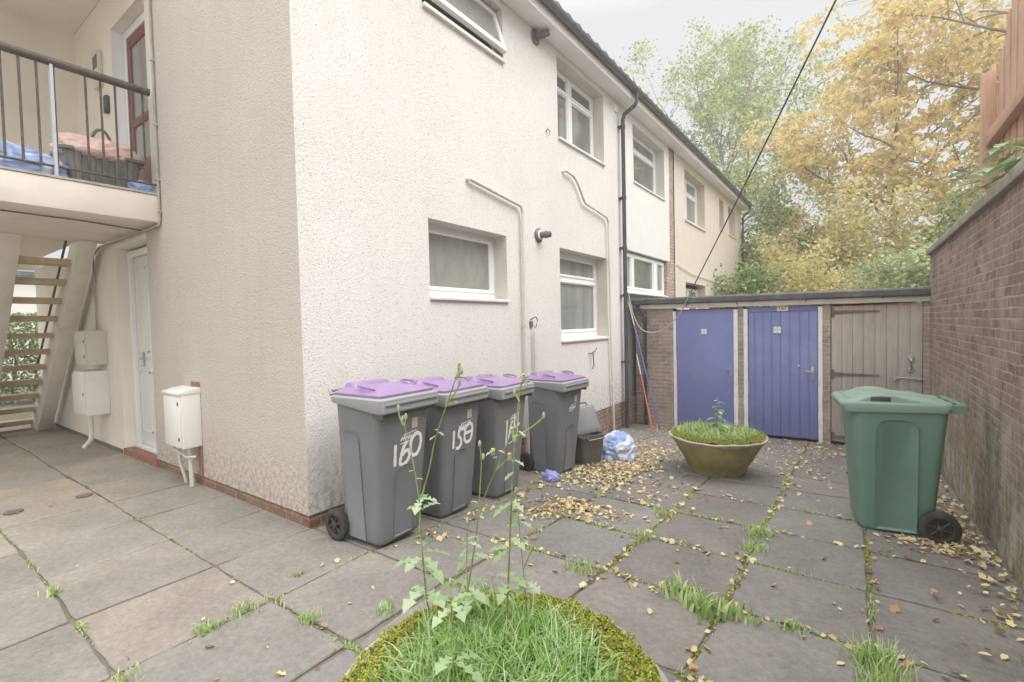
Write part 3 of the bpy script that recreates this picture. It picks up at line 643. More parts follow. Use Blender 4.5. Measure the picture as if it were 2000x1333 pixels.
def make_cream_house():
    root = thing('cream_house', 'cream rendered end house beyond the brick pier with deeply recessed windows', 'building', (0, 0, 0))
    H = [(10.6, 12.62, 4.2, 5.5), (10.62, 12.60, 1.5, 2.60), (14.45, 15.1, 4.55, 5.5), (15.75, 17.0, 4.55, 5.5), (14.5, 17.2, 1.5, 2.62)]
    mb, rv = wall_with_holes('x', 0, 9.73, 18.0, -.42, 5.8, H, .24)
    mb.add([(0, 18, -.42), (-7, 18, -.42), (-7, 18, 5.8), (0, 18, 5.8)], [(0, 1, 2, 3)])
    mb.build('facade_wall', 'cream', root, fixn=False); tan = plain('tan_reveal', (.62, .53, .42), .9, .06, 4); [v_.build('window_reveal', tan, root, fixn=False) for v_ in rv]
    window(root, 10.6, 12.62, 4.22, 5.5, -.22, [(.05, .40, .06, .94), (.46, .94, .06, .62), (.46, .94, .72, .94)], .04, 'glass_net')
    MB().box(-.235, .03, 10.6, 12.62, 4.16, 4.215).build('sill', 'sill', root)
    window(root, 10.62, 12.60, 1.5, 2.5, -.22, [(.05, .45, .08, .92), (.53, .95, .08, .92)], None, 'glass_dark')
    window(root, 14.45, 15.1, 4.57, 5.5, -.22, [(.1, .9, .06, .94)], .03, 'glass_net')
    window(root, 15.75, 17.0, 4.57, 5.5, -.22, [(.08, .92, .06, .94)], .03, 'glass_net')
    window(root, 14.5, 17.2, 1.5, 2.5, -.22, [(.05, .95, .08, .92)], None, 'glass_dark')
    f = MB()
    def prism(m, pts, ya, yb): m.loft([[(x, ya, zr(ya)+z) for x, z in pts], [(x, yb, zr(yb)+z) for x, z in pts]])
    ya, yb = 9.745, 18.15
    prism(f, [(0.002, 0), (.27, 0), (.27, .17), (.24, .17), (.24, .03), (0.002, .03)], ya, yb); f.build('eaves_fascia', 'fascia', root, bevel=.004)
    r = MB(); n = int((yb-ya)/.03)
    for i in range(n):
        y0, y1 = ya+(yb-ya)*i/n, ya+(yb-ya)*(i+1)/n
        w = lambda y: zr(y)+.235+.022*math.cos(2*math.pi*y/.30)
        r.add([(.36, y0, w(y0)), (.36, y1, w(y1)), (-3.6, y1, w(y1)+1.85), (-3.6, y0, w(y0)+1.85), (.36, y0, w(y0)-.05), (.36, y1, w(y1)-.05)], [(0, 1, 2, 3), (0, 4, 5, 1)])
    r.add([(.36, yb, zr(yb)+.19), (-3.6, yb, zr(yb)+2.05), (-3.6, yb, zr(yb)+1.9), (.20, yb, zr(yb)-.0)], [(0, 1, 2, 3)])
    r.box(-7.2, -3.55, ya, yb, zr(ya)+.2, zr(ya)+2.0)
    r.build('roof', 'tiles', root, fixn=False)
    g = MB(); q = [(.345+.062*math.cos(a), .165+.062*math.sin(a)) for a in [math.pi+math.pi*k/10 for k in range(11)]]
    g.loft([[(x, ya, zr(ya)+z) for x, z in q], [(x, yb, zr(yb)+z) for x, z in q]])
    y = 10.3
    while y < 18:
        q2 = [(.345+.069*math.cos(a), .165+.069*math.sin(a)) for a in [math.pi+math.pi*k/10 for k in range(11)]]
        g.loft([[(x, y, zr(y)+z) for x, z in q2], [(x, y+.04, zr(y)+z) for x, z in q2]]); y += .92
    g.build('gutter', 'gutter', root)
    MB().tube([(.345, 17.95, 5.9), (.345, 17.95, 5.72), (.12, 17.92, 5.5), (.085, 17.92, 5.4), (.085, 17.92, -.42)], .036, 10).build('downpipe', 'black_pipe', root, smooth=True)
    MB().tube([(.03, 9.8, 2.98), (.03, 11, 2.84), (.03, 13, 2.80), (.03, 15.5, 2.74), (.03, 17.9, 2.72)], .012, 6).build('wall_cable', 'sill', root)
    MB().box(-7.1, -.75, 9.76, 17.9, -.42, 5.6).build('core', 'cream', root)
make_cream_house()

# ------------------------------------------------------------------ meter boxes and vents
def meter_box(name, label, loc, w, h, d, mat, latches, group='meter cabinets on the passage wall', hood=True, split=True):
    t = thing(name, label, 'meter box', loc, 0, group)
    b = MB(); b.box(-w/2, w/2, -d+.012, 0, 0, h)
    b.build('case', mat, t, bevel=.008)
    f = MB(); f.box(-w/2+.012, w/2-.012, -d-.004, -d+.012, .02, h-.03); dr = f.build('cabinet_door', mat, t, bevel=.006)
    if hood: 
        f = MB(); f.loft([[(-w/2-.008, y, h-.01) for y in (-d-.015, 0)]+[(-w/2-.008, 0, h+.05), (-w/2-.008, -d*.5, h+.04), (-w/2-.008, -d-.015, h+.012)],
                          [(w/2+.008, y, h-.01) for y in (-d-.015, 0)]+[(w/2+.008, 0, h+.05), (w/2+.008, -d*.5, h+.04), (w/2+.008, -d-.015, h+.012)]])
        f.build('hood', mat, t, bevel=.004)
    for z in latches:
        MB().box(w/2-.045, w/2-.025, -d-.012, -d-.004, z-.018, z+.018).build('latch', 'iron', dr)
    return t
meter_box('meter_box', 'upper cream-grey meter cabinet with two latches on the passage wall', (-5.1, -.001, 1.18), .5, .47, .235, 'meter_grey', (.12, .33), hood=False)
t = meter_box('meter_box', 'larger white meter cabinet below the grey one with a white tail pipe', (-5.12, -.001, .50), .56, .60, .27, 'meter_white', (.3,), hood=False)
MB().tube([(-.05, -.14, .0), (-.05, -.14, -.25), (-.06, -.15, -.38), (-.10, -.22, -.485)], .03, 10).build('tail_pipe', 'meter_white', t, smooth=True)
t = meter_box('gas_meter_box', 'white gas meter box with sloping hood on the gable wall above two pipes', (-2.13, -.001, .42), .42, .56, .19, 'meter_white', (.1, .46), group=None)
MB().tube([(-.14, -.09, .0), (-.14, -.09, -.18), (-.10, -.06, -.36), (-.10, -.05, -.44)], .018, 8).build('service_pipe', 'cream_pipe', t, smooth=True)
MB().tube([(.10, -.08, .0), (.10, -.07, -.42)], .024, 8).build('service_pipe', 'cream_pipe', t, smooth=True)
MB().tube([(-.19, -.12, -.01), (-.19, -.12, -.06), (.16, -.12, -.10), (.19, -.06, -.10)], .013, 8).build('service_pipe', 'cream_pipe', t, smooth=True)
MB().box(.13, .21, -.012, 0, -.32, .0).build('open_chase', 'redtile', t); MB().box(.0, .21, -.006, 0, .60, .66).build('open_chase', 'redtile', t)

def vent(loc, label, rz, pitch):
    t = thing('flue_vent', label, 'flue vent', loc, 0, 'flue outlets on the pebbledash wall')
    MB().lathe([(.05, 0), (.095, .0), (.10, .012), (.085, .024), (.06, .03)], (0, 0, 0), 'x', 20).build('wall_flange', 'gutter', t, smooth=True)
    if pitch:
        MB().lathe([(.062, .028), (.066, .035), (.062, .045), (.05, .046)], (0, 0, 0), 'x', 20).build('collar_ring', 'chalk', t, smooth=True)
    m = MB(); e = Vector((.17, .05 if pitch else .09, .0 if pitch else .05))
    m.tube([(.02, 0, 0), (.06, e.y*.25, e.z*.3), e*.6, e], [.05, .045, .043, .042], 14); m.tube([e*.55, e*.68], .052, 14); m.build('spout', 'gutter', t, smooth=True)
    q = e*1.0; m = MB(); m.tube([e*.99, e*1.04], [.034, .03], 12); m.build('outlet', 'black_pipe', t, smooth=True)
vent((.002, 3.56, 5.52), 'dark round flue outlet high beside the open bathroom window', 0, 0)
vent((.002, 3.54, 2.83), 'grey flue outlet with a white ring beside the lower small window', 0, 1)

m = MB(); m.box(-.11, .11, -.05, 0, 0, .46); t = thing('electric_meter', 'pale meter unit with two small windows on the landing wall', 'electric meter', (-4.55, -.003, 4.85))
m.build('case', 'meter_grey', t, bevel=.006); MB().box(-.08, -.01, -.056, -.05, .24, .40).build('display_window', 'gutter', t); MB().box(.015, .085, -.056, -.05, .24, .40).build('display_window', 'gutter', t)
t = thing('door_buzzer', 'black door buzzer below the pale meter on the landing wall', 'buzzer', (-4.28, -.003, 4.45)); MB().box(-.05, .05, -.045, 0, 0, .22).build('case', 'black_pipe', t, bevel=.012); MB().lathe([(.016, 0), (.014, .006)], (0, -.052, .07), 'y', 10).build('button', 'gutter', t)

# ------------------------------------------------------------------ soft things: bags, rags
def blob(name, mat, c, r, seed, amp=.25, sub=4, flat=True, parent=None, squash=0):
    bm = bmesh.new(); bmesh.ops.create_icosphere(bm, subdivisions=sub, radius=1)
    from mathutils import noise as mn
    for v in bm.verts:
        p = v.co.copy(); n1 = mn.noise(p*1.6+Vector((seed, 0, 0))); n2 = 1-abs(mn.noise(p*3.4+Vector((0, seed, 0))))*2; n3 = 1-abs(mn.noise(p*8+Vector((0, 0, seed))))*2
        n4 = 1-abs(mn.noise(p*17+Vector((seed, seed, 0))))*2; k = 1+amp*(n1*.9+n2*.34+n3*.2+n4*.07); q = p*k
        z = q.z*r[2]
        if flat: z = max(z, -.55*r[2])+.55*r[2]
        v.co = Vector((q.x*r[0], q.y*r[1], z))+Vector(c)
    me = bpy.data.meshes.new(name); bm.to_mesh(me); bm.free(); me.materials.append(M[mat])
    me.polygons.foreach_set('use_smooth', [True]*len(me.polygons))
    ob = bpy.data.objects.new(name, me); COL.objects.link(ob)
    if parent: ob.parent = parent
    return ob
def striped():
    m, nt, bs = new_mat('blue_white_bag'); co = coords(nt)
    mp = nt.nodes.new('ShaderNodeMapping'); mp.inputs['Rotation'].default_value = (.4, .5, .3); L(nt, co, mp.inputs[0])
    w = N(nt, 'ShaderNodeTexWave', Scale=1.9, Distortion=7, Detail=3); w.inputs['Detail Scale'].default_value = 1.2; L(nt, mp.outputs[0], w.inputs[0])
    r = ramp(nt, w.outputs['Fac'], [(.35, (.26, .35, .60)), (.6, (.38, .47, .70)), (.85, (.62, .67, .78))]); L(nt, r.outputs[0], bs.inputs['Base Color']); bs.inputs['Roughness'].default_value = .35
    return m
M['bag_blue'] = striped()
tag(blob('plastic_bag', 'bag_blue', (.90, 3.93, gz(3.93)), (.27, .25, .20), 3.1, .34, 5), 'crumpled blue and white plastic bag on the ground beside the food caddy', 'bag')
tag(blob('rag', 'rag_blue', (.80, 2.42, gz(2.42)), (.085, .06, .055), 7.7, .7, 4), 'small crumpled blue rag on the paving below the last purple-lidded bin', 'rag')
tag(blob('plastic_bag', 'bag_blue', (-2.98, -1.12, 3.152), (.17, .40, .17), 5.2, .3, 5), 'blue plastic bag slumped on the landing behind the railing', 'bag')
tag(blob('plastic_bag', 'bag_blue', (-2.92, -.10, 3.152), (.08, .11, .09), 9.2, .5, 4), 'small pale blue bag by the end of the landing railing', 'bag')

def tub():
    t = thing('storage_tub', 'dark grey plastic tub behind the railing on the landing', 'tub', (-3.14, -.42, 3.152))
    m = MB(); rings = [rrect(0, 0, .17, .28, .05, 0), rrect(0, 0, .20, .325, .06, .34), rrect(0, 0, .23, .36, .06, .345), rrect(0, 0, .23, .36, .06, .375), rrect(0, 0, .19, .315, .06, .375), rrect(0, 0, .16, .27, .05, .02)]
    m.loft(rings); m.build('tub_body', 'tub', t, smooth=True)
    m = MB()
    for k in range(-2, 3): m.loft([rrect(.188, k*.11, .01, .025, .008, .02), rrect(.212, k*.11, .01, .025, .008, .33)])
    m.build('rib', 'tub', t, smooth=True)
    tag(blob('refuse_sack', 'bag_pink', (-3.12, -.42, 3.46), (.21, .37, .15), 2.3, .3, 5), 'pale pink sack bulging out of the grey tub', 'sack')
    b = thing('handbag', 'dark brown bag handle looping up from the pink sack', 'bag', (-3.1, -.40, 3.55))
    pts = [(0, -.085+.17*(1-math.cos(a))/2, .10+.17*math.sin(a)) for a in [math.pi*k/12 for k in range(13)]]
    MB().tube(pts, .015, 8).build('strap', 'iron', b, smooth=True); MB().loft([rrect(0, 0, .05, .12, .03, -.02), rrect(0, 0, .04, .10, .03, .11)]).build('bag_body', 'iron', b, smooth=True)
tub()

# ------------------------------------------------------------------ wheelie bins
def wheel(parent, c, r, w, side=-1):
    """tyre, dished hub and spokes; the dish faces local y*side"""
    def lat(mb, prof, n=28, closed=False):
        rings = []
        for rr, h in prof+([prof[0]] if closed else []):
            rings.append([(c[0]+rr*math.cos(2*math.pi*k/n), c[1]-side*(w/2-h)*-1*-1 if False else c[1]+side*(w/2-h), c[2]+rr*math.sin(2*math.pi*k/n)) for k in range(n)])
        mb.loft(rings, False)
    o = MB(); lat(o, [(r*.62, .002), (r*.72, -.002), (r*.92, .004), (r*.985, w*.2), (r, w*.5), (r*.985, w*.8), (r*.9, w), (r*.6, w)], closed=True)
    wh = o.build('wheel', 'rubber', parent, smooth=True)
    h = MB(); lat(h, [(r*.63, .0), (r*.60, .002), (r*.56, w*.45), (r*.22, w*.5), (r*.20, .004), (r*.14, -.002), (.001, -.003)])
    lat(h, [(r*.6, w), (.001, w)])
    for k in range(6):
        a = math.pi*2*k/6+.3; y = c[1]+side*(w/2-w*.28)
        h.tube([(c[0]+r*.15*math.cos(a), y, c[2]+r*.15*math.sin(a)), (c[0]+r*.59*math.cos(a), y, c[2]+r*.59*math.sin(a))], r*.06, 6)
    h.build('wheel_hub', 'hub', wh, smooth=True)
    return wh
def ribbon(mb, pts, w, fx, off=.002):
    """painted stroke lying on the tapering front face: pts (y,z), fx(z) -> x of the face"""
    P = []
    # resample smoothly
    for a, b in zip(pts, pts[1:]):
        n = max(2, int(math.hypot(b[0]-a[0], b[1]-a[1])/.012))
        for k in range(n): P.append((a[0]+(b[0]-a[0])*k/n, a[1]+(b[1]-a[1])*k/n))
    P.append(pts[-1]); prev = None; A = []; B = []
    for i, p in enumerate(P):
        a = P[max(0, i-1)]; b = P[min(len(P)-1, i+1)]; dx, dz = b[0]-a[0], b[1]-a[1]; l = math.hypot(dx, dz) or 1
        ww = w*(.5+.05*math.sin(i*.9)); nx, nz = -dz/l*ww, dx/l*ww
        A.append((fx(p[1])+off, p[0]+nx, p[1]+nz)); B.append((fx(p[1])+off, p[0]-nx, p[1]-nz))
    o = len(mb.v); mb.v += A+B; n = len(P)
    for i in range(n-1): mb.f.append((o+i, o+i+1, o+n+i+1, o+n+i)); mb.m.append(0)
def cat2(st):
    if len(st) < 4: return st
    out = []
    for i in range(len(st)-1):
        a, b, c, d = [Vector(st[min(max(i+k, 0), len(st)-1)]) for k in (-1, 0, 1, 2)]
        for k in range(4):
            u = k/4; out.append(tuple(.5*((2*b)+(-a+c)*u+(2*a-5*b+4*c-d)*u*u+(-a+3*b-3*c+d)*u**3)))
    return out+[st[-1]]
def ell(cy, cz, ry, rz_, a0=0, a1=360, n=20, sl=0):
    return [(cy+ry*math.cos(R(a0+(a1-a0)*k/n))+sl*(rz_*math.sin(R(a0+(a1-a0)*k/n))), cz+rz_*math.sin(R(a0+(a1-a0)*k/n))) for k in range(n+1)]
GLY = {
 '1': [[(.012, 1.0), (.0, .0)]],
 '6': [[(.62, 1.0), (.36, .78), (.2, .5), (.1, .2), (.12, .03), (.4, -.02), (.72, .12), (.85, .36), (.72, .56), (.5, .56), (.25, .42)]],
 '0': [[(.5, 1.0), (.2, .82), (.08, .45), (.15, .12), (.42, 0), (.72, .12), (.9, .5), (.86, .85), (.62, 1.0), (.42, .98)]],
 '5': [[(.95, .98), (.5, 1.02), (.38, .9), (.36, .62), (.6, .5), (.68, .25), (.5, .02), (.1, .0)]],
 '8': [[(.5, 1.0), (.18, .82), (.1, .45), (.15, .12), (.45, 0), (.75, .12), (.88, .5), (.84, .85), (.62, 1.0), (.45, .98)], [(.14, .5), (.84, .56)]],
 '4': [[(.05, 1.0), (.12, .45), (.9, .55)], [(.6, 1.05), (.5, -.1)]],
}
def bin_140(loc, rz, label, number=None, spec=None, lean=0):
    t = thing('wheelie_bin', label, 'wheelie bin', loc, rz, 'grey wheelie bins with purple lids along the facade')
    HB = 1.0
    def hx0(z): return .40-.0*z             # rear face offset (x of rear = -rear)
    def rear(z): return -.235+.01*z/HB
    def front(z): return .165+.095*z/HB
    def hy(z): return .205+.055*z/HB
    def ring(z, r=.055, e=0): 
        xa, xb = rear(z)-e, front(z)+e; return rrect((xa+xb)/2, 0, (xb-xa)/2, hy(z)+e, r, z)
    m = MB(); m.loft([ring(.012, .05, -.02), ring(.03, .05, -.004), ring(.05, .05), ring(.5), ring(HB)], True)
    body = m.build('body', 'binbody', t, smooth=True)
    # moulded arch panels: two sides and the lower front
    def arch(mb, face, u0, u1, z0, z1, th=.009):
        r = min((u1-u0)/2, .06); path = [(u0, z0), (u1, z0)]
        for k in range(9): a = R(90*k/8); path.append((u1-r+r*math.cos(a), z1-r+r*math.sin(a)))
        for k in range(9): a = R(90+90*k/8); path.append((u0+r+r*math.cos(a), z1-r+r*math.sin(a)))
        cu = (u0+u1)/2; cz = (z0+z1)/2
        def P(u, z, d):
            if face == 'f': return (front(z)+d, u, z)
            s = -1 if face == 'l' else 1; return (u, s*(hy(z)+d), z)
        outer = [P(u, z, -.002) for u, z in path]; inner = [P(cu+(u-cu)*.86, cz+(z-cz)*.975, th*.35) for u, z in path]
        mid2 = [P(u, z, th) for u, z in path]; mb.loft([outer, mid2, inner], False); o = len(mb.v)-len(path); mb.f.append(tuple(range(o, o+len(path)))); mb.m.append(0)
    a = MB(); arch(a, 'l', -.155, .03, .04, .82); arch(a, 'r', -.155, .03, .04, .82); arch(a, 'f', -.085, .085, .05, .56, .011)
    a.build('moulded_panels', 'binbody', t, smooth=True)
    # collar: deeper towards the front
    def zb(x, y): return 1.012 if x < -.05 else 1.012-.05*min(1, (x+.05)/.17)
    cx, hx, hh = .045, .282, .29
    c = MB(); c.loft([rrect(.0, 0, .235, .25, .05, 0, zf=lambda x, y: zb(x, y)+.01), rrect(cx, 0, hx-.012, hh-.006, .035, 0, zf=zb), rrect(cx, 0, hx, hh, .035, 0, zf=lambda x, y: zb(x, y)+.012),
                   rrect(cx, 0, hx, hh, .035, 1.056), rrect(cx-.004, 0, hx-.018, hh-.01, .03, 1.066)]); 
    c.box(cx+hx-.004, cx+hx+.014, -hh+.03, hh-.03, 1.022, 1.034)
    c.build('collar', 'bincollar', t, smooth=True)
    # lid: low pyramid of facets with two finger loops
    l = MB(); l.loft([rrect(cx-.01, 0, hx-.028, hh-.022, .03, 1.064), rrect(cx-.01, 0, hx-.026, hh-.02, .03, 1.084), rrect(cx-.03, 0, hx-.075, hh-.075, .03, 0, zf=lambda x, y: 1.112 - .10*max(0, x-.10)),
                      rrect(cx-.07, 0, hx-.16, hh-.16, .03, 1.122)])
    l.loft([rrect(-.15, 0, .07, .19, .03, 1.10), rrect(-.16, 0, .055, .165, .03, 1.142)])
    lid = l.build('lid', 'purple', t, smooth=True, auto=20)
    for s in (-1, 1):
        g = MB(); g.tube([(.075+.075*math.cos(a), s*(.205+.03*math.sin(a)), 1.108+.028*abs(math.sin(a*.5+.3))) for a in [2*math.pi*k/16 for k in range(17)]], .009, 7); g.build('lid_grip', 'purple', lid, smooth=True)
    h = MB(); h.tube([(-.275, -.24, 1.06), (-.30, -.24, 1.09), (-.30, .24, 1.09), (-.275, .24, 1.06)], .016, 10); h.tube([(-.265, -.22, 1.05), (-.265, .22, 1.05)], .02, 10); h.build('handle', 'bincollar', t, smooth=True)
    # dark gusset under the collar lip
    g = MB(); g.box(.20, .258, -.225, .225, .93, .97); g.box(.195, .30, -.262, -.252, .93, .985); g.box(.195, .30, .252, .262, .93, .985); g.build('lip_gusset', 'caddy', t)
    for s in (-1, 1): wheel(t, (-.255, s*.25, .112), .117, .055, s)
    t.scale = (1.02, 1.0, 1.04)
    MB().tube([(-.255, -.23, .112), (-.255, .23, .112)], .011, 8).build('axle', 'iron', t)
    fx = front
    s = MB(); s.add([(fx(z)+.003, y, z) for y, z in ((.06, .81), (.12, .81), (.12, .885), (.06, .885))], [(0, 1, 2, 3)]); s.build('sticker', 'label', t)
    s = MB()
    ribbon(s, [(-.02, .775), (.115, .79)], .008, fx); ribbon(s, [(-.05, .715), (.06, .725)], .008, fx)
    for k in range(6):
        u = -.045+.024*k; ribbon(s, [(u, .735), (u+.016, .765+.006*(k % 2)), (u+.022, .74)], .012, fx)
    s.build('stencil', 'stencil', t, fixn=False)
    if number:
        s = MB()
        for ch, u0, z0, w, hgt in number:
            for st in GLY[ch]: ribbon(s, [(u0+p[0]*w-.012, z0+p[1]*hgt-.035) for p in cat2(st)], .027, fx, .0035)
        s.build('painted_number', 'chalk', t, fixn=False)
    return t
bin_140((.625, .262, 0.0), R(2), 'grey wheelie bin with purple lid and painted 160, nearest the house corner', [('1', -.085, .60, .03, .155), ('6', -.045, .60, .12, .16), ('0', .055, .64, .13, .16)])
bin_140((.545, .985, gz(.985)), R(1), 'grey wheelie bin with purple lid and painted 158, second from the house corner', [('1', -.095, .62, .03, .15), ('5', -.075, .615, .12, .155), ('8', .035, .64, .13, .16)])
bin_140((.575, 1.70, gz(1.70)), R(2), 'grey wheelie bin with purple lid and streaky white painted number, third from the house corner', [('1', -.09, .52, .03, .26), ('6', -.06, .56, .11, .20), ('4', .03, .58, .12, .24)])
bin_140((.62, 2.83, gz(2.83)), R(-2), 'grey wheelie bin with purple lid and no painted number, beside the food caddy', None)

def green_bin():
    loc = (3.835, 3.03, gz(3.0)); t = thing('wheelie_bin', 'large green wheelie bin standing by the brick garden wall', 'wheelie bin', loc, R(180+9))
    # local +x is the front (points away from the wall), so the rear with wheels faces the wall
    H = .985
    def rear(z): return -.215-.085*z/H
    def front(z): return .27+.065*z/H
    def hy(z): return .235+.045*z/H
    def ring(z, r=.07, e=0): xa, xb = rear(z)-e, front(z)+e; return rrect((xa+xb)/2, 0, (xb-xa)/2, hy(z)+e, r, z, 6)
    m = MB(); m.loft([ring(.01, .06, -.02), ring(.03, .06, -.003), ring(.05), ring(.3), ring(.6), ring(H)]); m.build('body', 'green', t, smooth=True)
    a = MB()
    def arch(s, u0, u1, z0, z1, th):
        r = .09; path = [(u0, z0), (u1, z0)]
        for k in range(11): q = R(90*k/10); path.append((u1-r+r*math.cos(q), z1-r+r*math.sin(q)))
        for k in range(11): q = R(90+90*k/10); path.append((u0+r+r*math.cos(q), z1-r+r*math.sin(q)))
        cu, cz = (u0+u1)/2, (z0+z1)/2
        P = lambda u, z, d: (u, s*(hy(z)+d), z)
        a.loft([[P(u, z, -.002) for u, z in path], [P(u, z, th) for u, z in path], [P(cu+(u-cu)*.80, cz+(z-cz)*.96, th*.3) for u, z in path]], False); o = len(a.v)-len(path); a.f.append(tuple(range(o, o+len(path)))); a.m.append(0)
    arch(1, -.10, .17, .04, .92, .022); arch(-1, -.10, .17, .04, .92, .022); a.build('moulded_panels', 'green', t, smooth=True)
    g = MB(); g.box(.24, .325, -.27, .27, .945, .985); g.build('lip_gusset', 'green', t)
    # rim and lid
    cx, hx, hh = .035, .365, .305
    c = MB(); c.loft([rrect(.02, 0, .31, .275, .06, .975), rrect(cx, 0, hx-.02, hh-.012, .05, 0, zf=lambda x, y: .985 if x < .1 else .985-.02*(x-.1)/.25), rrect(cx+.01, 0, hx, hh, .05, 0, zf=lambda x, y: 1.02), rrect(cx+.01, 0, hx-.006, hh-.004, .05, 1.035)])
    c.build('rim', 'greenlid', t, smooth=True)
    l = MB()
    def dome(x, y):
        u = (x-.06)/.28; return 1.056+.050*max(0, 1-u*u)
    l.loft([rrect(cx+.01, 0, hx-.002, hh-.002, .05, 1.036), rrect(cx, 0, hx-.012, hh-.012, .05, 1.052), rrect(cx-.02, 0, hx-.07, hh-.07, .05, 0, 4, dome), rrect(cx-.02, 0, hx-.13, hh-.11, .05, 0, 4, lambda x, y: dome(x, y)+.012)])
    l.tube([(.30, -.2, 1.062), (.345, -.2, 1.058), (.345, .2, 1.058), (.30, .2, 1.062)], .012, 8)
    lid = l.build('lid', 'greenlid', t, smooth=True, auto=24)
    for s in (-1, 1):
        prof = [(-.26, 1.050), (-.12, 1.068), (-.03, 1.086), (.05, 1.108), (.14, 1.112), (.21, 1.098), (.27, 1.072), (.31, 1.052)]
        g = MB(); g.loft([[(x, s*yy, z-dz) for x, z in prof]+[(x, s*yy, 1.045) for x, z in reversed(prof)] for yy, dz in ((.285, .012), (.278, .002), (.225, .0), (.20, .01))]); g.build('lid_grip', 'greenlid', lid, bevel=.006)
        MB().box(.075, .205, s*.283, s*.2885, 1.058, 1.092).build('recess_shade', 'black_pipe', lid, bevel=.002)  # raised dark plate stands in for the shade of a grip recess
    h = MB(); h.tube([(-.30, -.25, 1.01), (-.385, -.25, 1.035), (-.385, .25, 1.035), (-.30, .25, 1.01)], .02, 10)
    for y in (-.25, -.1, .1, .25): h.box(-.39, -.29, y-.03, y+.03, .985, 1.045)
    h.build('handle', 'green', t, smooth=True)
    for s in (-1, 1): wheel(t, (-.225, s*.31, .122), .132, .06, s)
    MB().tube([(-.225, -.28, .122), (-.225, .28, .122)], .012, 8).build('axle', 'iron', t)
    t.scale = (1, 1, 1.035)
green_bin()

def caddy():
    t = thing('food_caddy', 'small dark grey food caddy with its lid propped open against the wall side', 'food caddy', (.725, 3.42, gz(3.44)), R(-20)); t.scale = (1.2, 1.12, 1.15)
    m = MB(); m.loft([rrect(0, 0, .115, .135, .03, 0), rrect(0, 0, .12, .145, .03, .03), rrect(0, 0, .145, .175, .035, .31), rrect(0, 0, .16, .19, .035, .312), rrect(0, 0, .16, .19, .035, .335), rrect(0, 0, .135, .165, .03, .335), rrect(0, 0, .11, .13, .03, .03)])
    m.build('body', 'caddy', t, smooth=True)
    m = MB(); m.tube([(.165, -.12, .32), (.185, -.12, .30), (.185, .12, .30), (.165, .12, .32)], .01, 8); m.build('handle', 'caddylid', t, smooth=True)
    lid = MB(); a = R(22)
    def T(u, y, d): return (-.0+.06-u*math.sin(a)+d*math.cos(a), y, .34+u*math.cos(a)+d*math.sin(a))
    def rr(u0, u1, hy, d, r=.03):
        base = rrect((u0+u1)/2, 0, (u1-u0)/2, hy, r, 0); return [T(p[0], p[1], d) for p in base]
    lid.loft([rr(0, .31, .185, -.012), rr(0, .31, .19, .0), rr(0, .31, .185, .016), rr(.03, .28, .15, .03)]); lo = lid.build('lid', 'caddylid', t, smooth=True, auto=25)
    g = MB(); g.tube([T(.31, -.10, .0), T(.345, -.09, .0), T(.345, .09, .0), T(.31, .10, .0)], .009, 8); g.build('lid_handle', 'iron', lo, smooth=True)
    m = MB(); m.box(-.14, .14, -.16, .16, .28, .285); m.build('liner', 'iron', t)
caddy()

# ------------------------------------------------------------------ brooms, cable
t = thing('pole', 'red and white handled pole leaning in the corner by the black pipe', 'pole', (0, 0, 0), 0, 'poles leaning by the downpipe')
A = Vector((.70, 6.05, gz(6.05)+.012)); B = Vector((.16, 6.72, .98)); Cc = A.lerp(B, .72)
MB().tube([A, Cc], .0125, 8).build('handle', 'red', t, smooth=True); MB().tube([Cc, B], .011, 8).build('tip', 'whitepole', t, smooth=True)
t = thing('pole', 'long blue pole leaning from the shed foot up to the window corner', 'pole', (0, 0, 0), 0, 'poles leaning by the downpipe')
A = Vector((.66, 6.52, gz(6.5)+.012)); B = Vector((.10, 6.52, 1.95)); Cc = A.lerp(B, .82)
MB().tube([A, Cc], .0125, 8).build('handle', 'bluepole', t, smooth=True); MB().tube([Cc, B], .011, 8).build('tip', 'whitepole', t, smooth=True)

def cable():
    t = thing('overhead_cable', 'dark overhead line running from above the yard down to the shed corner', 'cable', (0, 0, 0))
    P0 = Vector((3.43, 7.2, 7.05)); P1 = Vector((1.35, 6.1, 2.08))
    P0 = Vector((3.45, 4.9, 5.72)); P0 = Vector((3.50, 2.45, 4.27))+Vector((.05, -.6, -.0)); P0 = Vector((3.49, 2.86, 4.5))
    P0 = P0+(P0-P1)*1.2; pts = []
    for k in range(25):
        s = k/24; p = P0.lerp(P1, s); p.z -= .32*math.sin(math.pi*s)*.4; pts.append(p)
    MB().tube(pts, .0085, 8).build('line', 'cable', t, smooth=True)
    q = [P1, (1.13, 6.45, 1.84), (.90, 6.7, 1.62), (.70, 6.75, 1.47), (.49, 6.75, 1.39), (.27, 6.7, 1.46), (.13, 6.68, 1.72), (.04, 6.66, 2.14)]
    # smooth the slack loop
    def cr(P, n=6):
        P = [Vector(p) for p in P]; out = []
        for i in range(len(P)-1):
            a, b, c, d = P[max(i-1, 0)], P[i], P[i+1], P[min(i+2, len(P)-1)]
            for k in range(n):
                u = k/n; out.append(.5*((2*b)+(-a+c)*u+(2*a-5*b+4*c-d)*u*u+(-a+3*b-3*c+d)*u**3))
        out.append(P[-1]); return out
    MB().tube(cr(q), .009, 8).build('slack_loop', 'rope', t, smooth=True)
cable()

